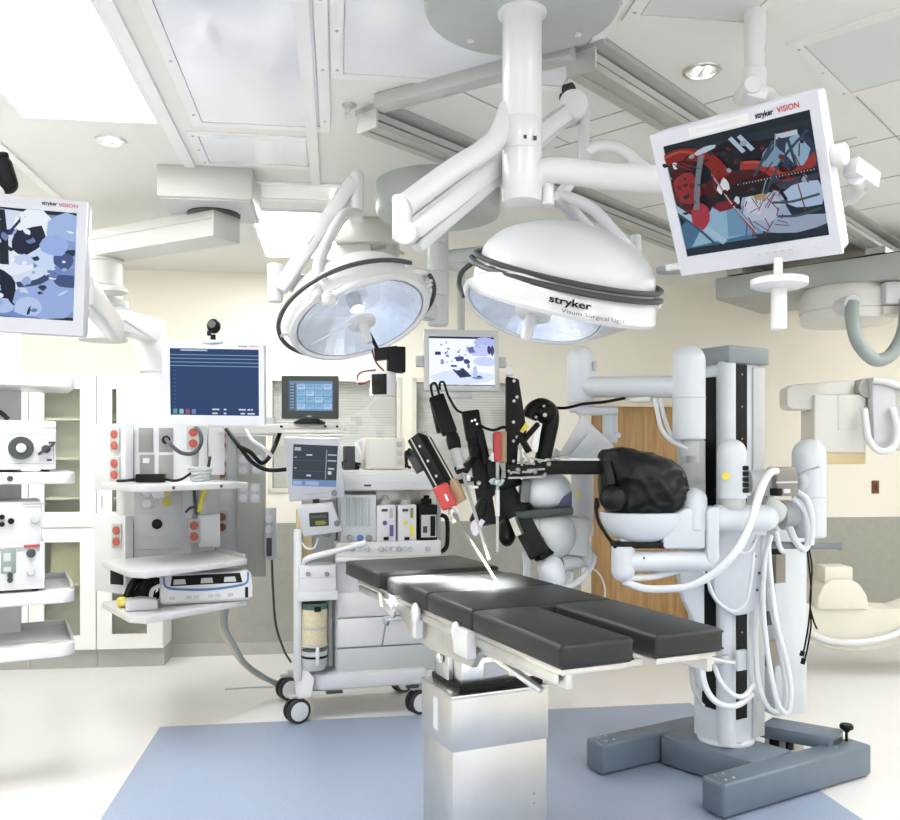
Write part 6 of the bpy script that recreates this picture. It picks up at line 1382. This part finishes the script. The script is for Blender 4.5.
m = W(); m.extr([P(661, 519, YD-.06), P(680, 505, YD-.06), P(681, 512, YD-.06), P(663, 526, YD-.06)], (0, .08, 0), .003); rb(m, 'dark_joint', DGREY)
YL = 3.86
m = W(); m.capsule(P(623, 546, YL), P(623, 582, YL), .053); rb(m, 'link_end', ROBW)
m = W(); m.cyl(P(625, 561, YL), P(712, 561, YL), .047, n=28); lk = rb(m, 'lower_link', ROBW)
m = W(); p = P(644, 558, YL-.045); m.cyl(p, p-V((0, .006, 0)), .005, n=8); rb(m, 'screw', DGREY, lk)
m = W(); m.extr([P(707, 512, YL-.05), P(711, 507, YL-.05), P(720, 507, YL-.05), P(720, 560, YL-.05), P(714, 566, YL-.05), P(707, 562, YL-.05)], (0, .12, 0), .012); rb(m, 'link_plate', ROBW)
m = W(); m.capsule(P(714, 518, YL+.02), P(778, 518, YL+.02), .061); rb(m, 'horizontal_joint', ROBW)
m = W(); m.cyl(P(733, 509, YL+.02), P(733, 495, YL+.02), .055); rb(m, 'joint_neck', LGREY)
m = W(); m.capsule(P(732, 499, YL+.02), P(732, 439, YL+.02), .065); cC = rb(m, 'shoulder_capsule', ROBW)
m = W(); m.lathe(P(726, 476, YL-.044), (-.35, -1, 0), [(0, .019), (.004, .018)], 14); rb(m, 'yellow_sticker', YELLOW, cC)
m = W()
for i in range(5): m.box(P(744, 468+5.6*i, YL-.02), (.034, .04, .022), None, .006)
rb(m, 'black_grip', BLACK)
m = W(); m.box(P(745, 494, YL), (.04, .05, .016), None, .004); rb(m, 'grip_base', WHITE2)
m = W(); m.cyl(P(748, 483, YL+.1), P(774, 483, YL+.1), .062); m.cyl(P(757, 500, YL+.14), P(776, 514, YL+.2), .06); rb(m, 'grey_motor', LGREY)
m = W(); m.extr([P(776, 469, YL-.02), P(779, 467, YL-.02), P(795, 467, YL-.02), P(798, 475, YL-.02), P(799, 492, YL-.02), P(796, 496, YL-.02), P(778, 496, YL-.02)], (0, .12, 0), .004); mb_ = rb(m, 'taupe_motor_box', TAUPE)
m = W(); m.bar(P(776, 482.5, YL-.023), P(798, 482.0, YL-.023), .003, .008); rb(m, 'seam', WHITE, mb_)
m = W(); p = P(787, 491, YL-.022); m.box(p, (.03, .004, .018)); rb(m, 'label_plate', WHITE, mb_)
m = W(); m.box(P(776, 492, YL-.01), (.03, .05, .035), .5, .006); rb(m, 'black_socket', BLACK)
# third capsule at the right
YC = 4.25
m = W(); m.capsule(P(809, 537, YC), P(809, 439, YC), .081); cD = rb(m, 'shoulder_capsule', ROBW)
m = W(); m.cyl(P(809, 497.6, YC), P(809, 496.4, YC), .0822, n=30); rb(m, 'seam', LGREY, cD)
m = W(); m.ell(P(819, 461, YC-.066), (.010, .010, .014), n=10, m=8); rb(m, 'black_button', BLACK, cD)
m = W(); m.cyl(P(782, 515, YC+.02), P(806, 515, YC+.02), .075); m.lathe(P(802, 482, YC-.06), (-1, -.3, 0), [(0, .05), (.03, .05), (.04, .04)], 20); rb(m, 'side_motor', LGREY)
m = W(); m.cyl(P(770, 545, 4.20), P(840, 546, 4.12), .019, .016); m.cyl(P(838, 546, 4.125), P(842, 546.2, 4.118), .021); rb(m, 'push_handle', CAPG)
m = W(); m.box(P(775, 548, 4.22), (.05, .06, .06), None, .006); rb(m, 'handle_mount', BLACK)
# hoses and cables
m = W(); m.tube([P(776, 471, YL-.05), P(770, 473, YL-.12), P(763, 485, YL-.18), P(757, 502, YL-.22), P(749, 527, YL-.24), P(737, 550, YL-.25), P(716, 572, YL-.22), P(690, 586, YL-.16), P(665, 589, YL-.1), P(642, 588, YL-.05), P(624, 581, YL-.0)], .017, 14, 8); rb(m, 'thick_hose', HOSEW)
m = W(); m.tube([P(628, 578, YL), P(650, 577, YL+.02), P(672, 572, YL+.04), P(690, 566, YL+.04)], .016, 10); rb(m, 'link_hose', HOSEW)
m = W()
m.tube([P(690, 566, 4.0), P(698, 567, 4.0), P(706, 577, 4.0), P(714, 596, 4.0), P(724, 607, 4.0), P(735, 611, 4.0), P(745, 603, 4.0), P(750, 585, 4.0), P(754, 552, 4.02)], .008, 8)
m.tube([P(737, 549, 4.0), P(744, 553, 4.0), P(752, 548, 4.0), P(757, 536, 4.05)], .007, 8)
rb(m, 'thin_cable', HOSEW)
loops = [([(771, 535), (765, 560), (763, 600), (766, 640), (772, 680), (779, 706), (788, 712), (791, 690), (786, 660), (776, 620), (770, 570), (768, 535)], 4.05),
         ([(764, 535), (759, 570), (756, 620), (757, 670), (764, 700), (775, 712), (784, 706), (785, 680), (776, 630), (768, 590), (764, 560)], 4.10),
         ([(760, 530), (755, 580), (751, 640), (752, 680), (760, 700)], 4.14),
         ([(776, 530), (779, 545), (783, 552)], 4.12)]
for pts_, y_ in loops:
    m = W(); m.tube([P(u, v, y_+.012*math.sin(i*1.3)) for i, (u, v) in enumerate(pts_)], .0125, 10, 6); rb(m, 'looped_hose', HOSEW)
m = W(); m.tube([P(793, 498, YC-.1), P(803, 508, YC-.12), P(808, 525, YC-.13), P(808, 543, YC-.13), P(803, 549, YC-.13), P(795, 540, YC-.12), P(790, 528, YC-.08)], .017, 10); rb(m, 'looped_hose', HOSEW); m = W(); m.tube([P(797, 492, YC-.11), P(807, 500, YC-.14), P(812, 520, YC-.14), P(811, 545, YC-.14)], .015, 10); rb(m, 'looped_hose', HOSEW)
m = W(); m.tube([P(793, 482, YC-.1), P(804, 472, YC-.10), P(818, 467, YC-.08), P(824, 461, YC-.0)], .005, 8); rb(m, 'thin_cable', HOSE)
m = W(); m.tube([P(807, 548, YC-.12), P(809, 565, YC-.12), P(811, 590, YC-.12), P(809, 620, YC-.12), P(805, 645, YC-.12), P(803, 653, YC-.12)], .0045, 8); m.tube([P(809, 548, YC-.12), P(812, 570, YC-.11), P(810, 600, YC-.13), P(811, 625, YC-.12), P(807, 650, YC-.12), P(804, 661, YC-.12)], .0045, 8); m.tube([P(810, 608, YC-.12), P(814, 622, YC-.12), P(817, 629, YC-.12)], .0045, 8)
for (u, v, u2, v2) in ((803, 651, 801.5, 656), (804, 658, 802.5, 664)): m.cyl(P(u, v, YC-.12), P(u2, v2, YC-.12), .011)
rb(m, 'black_cable', BLACK)
m = W()
m.tube([P(702, 664, 4.1), P(704, 682, 4.08), P(712, 698, 4.05), P(726, 706, 4.03), P(740, 704, 4.05), P(752, 694, 4.1)], .015, 10)
m.tube([P(714, 664, 4.08), P(720, 680, 4.05), P(732, 694, 4.04), P(744, 696, 4.05), P(754, 684, 4.1)], .012, 10)
rb(m, 'lower_hose', HOSEW)
m = W(); m.tube([P(690, 664, 4.2), P(692, 685, 4.2), P(699, 700, 4.2), P(704, 706, 4.2)], .008, 8); m.tube([P(692, 662, 4.2), P(696, 680, 4.2), P(703, 690, 4.2)], .008, 8); rb(m, 'grey_cable', LGREY)
m = W(); m.bar(P(690, 658, 4.12), P(724, 660, 4.05), .06, .03, bev=.004); m.cyl(P(725, 655, 4.04), P(725, 662, 4.04), .018); rb(m, 'hose_bracket', STEELM)
# ================================================================== light and colour
w = bpy.data.worlds.new('world'); sc.world = w; w.use_nodes = True
bg = w.node_tree.nodes['Background']; bg.inputs['Color'].default_value = (.97, .98, 1, 1); bg.inputs['Strength'].default_value = 1.75
sc.view_settings.view_transform = 'Standard'; sc.view_settings.look = 'None'
sc.view_settings.exposure = 0.0; sc.view_settings.gamma = 1.0; sc.view_settings.use_curve_mapping = False
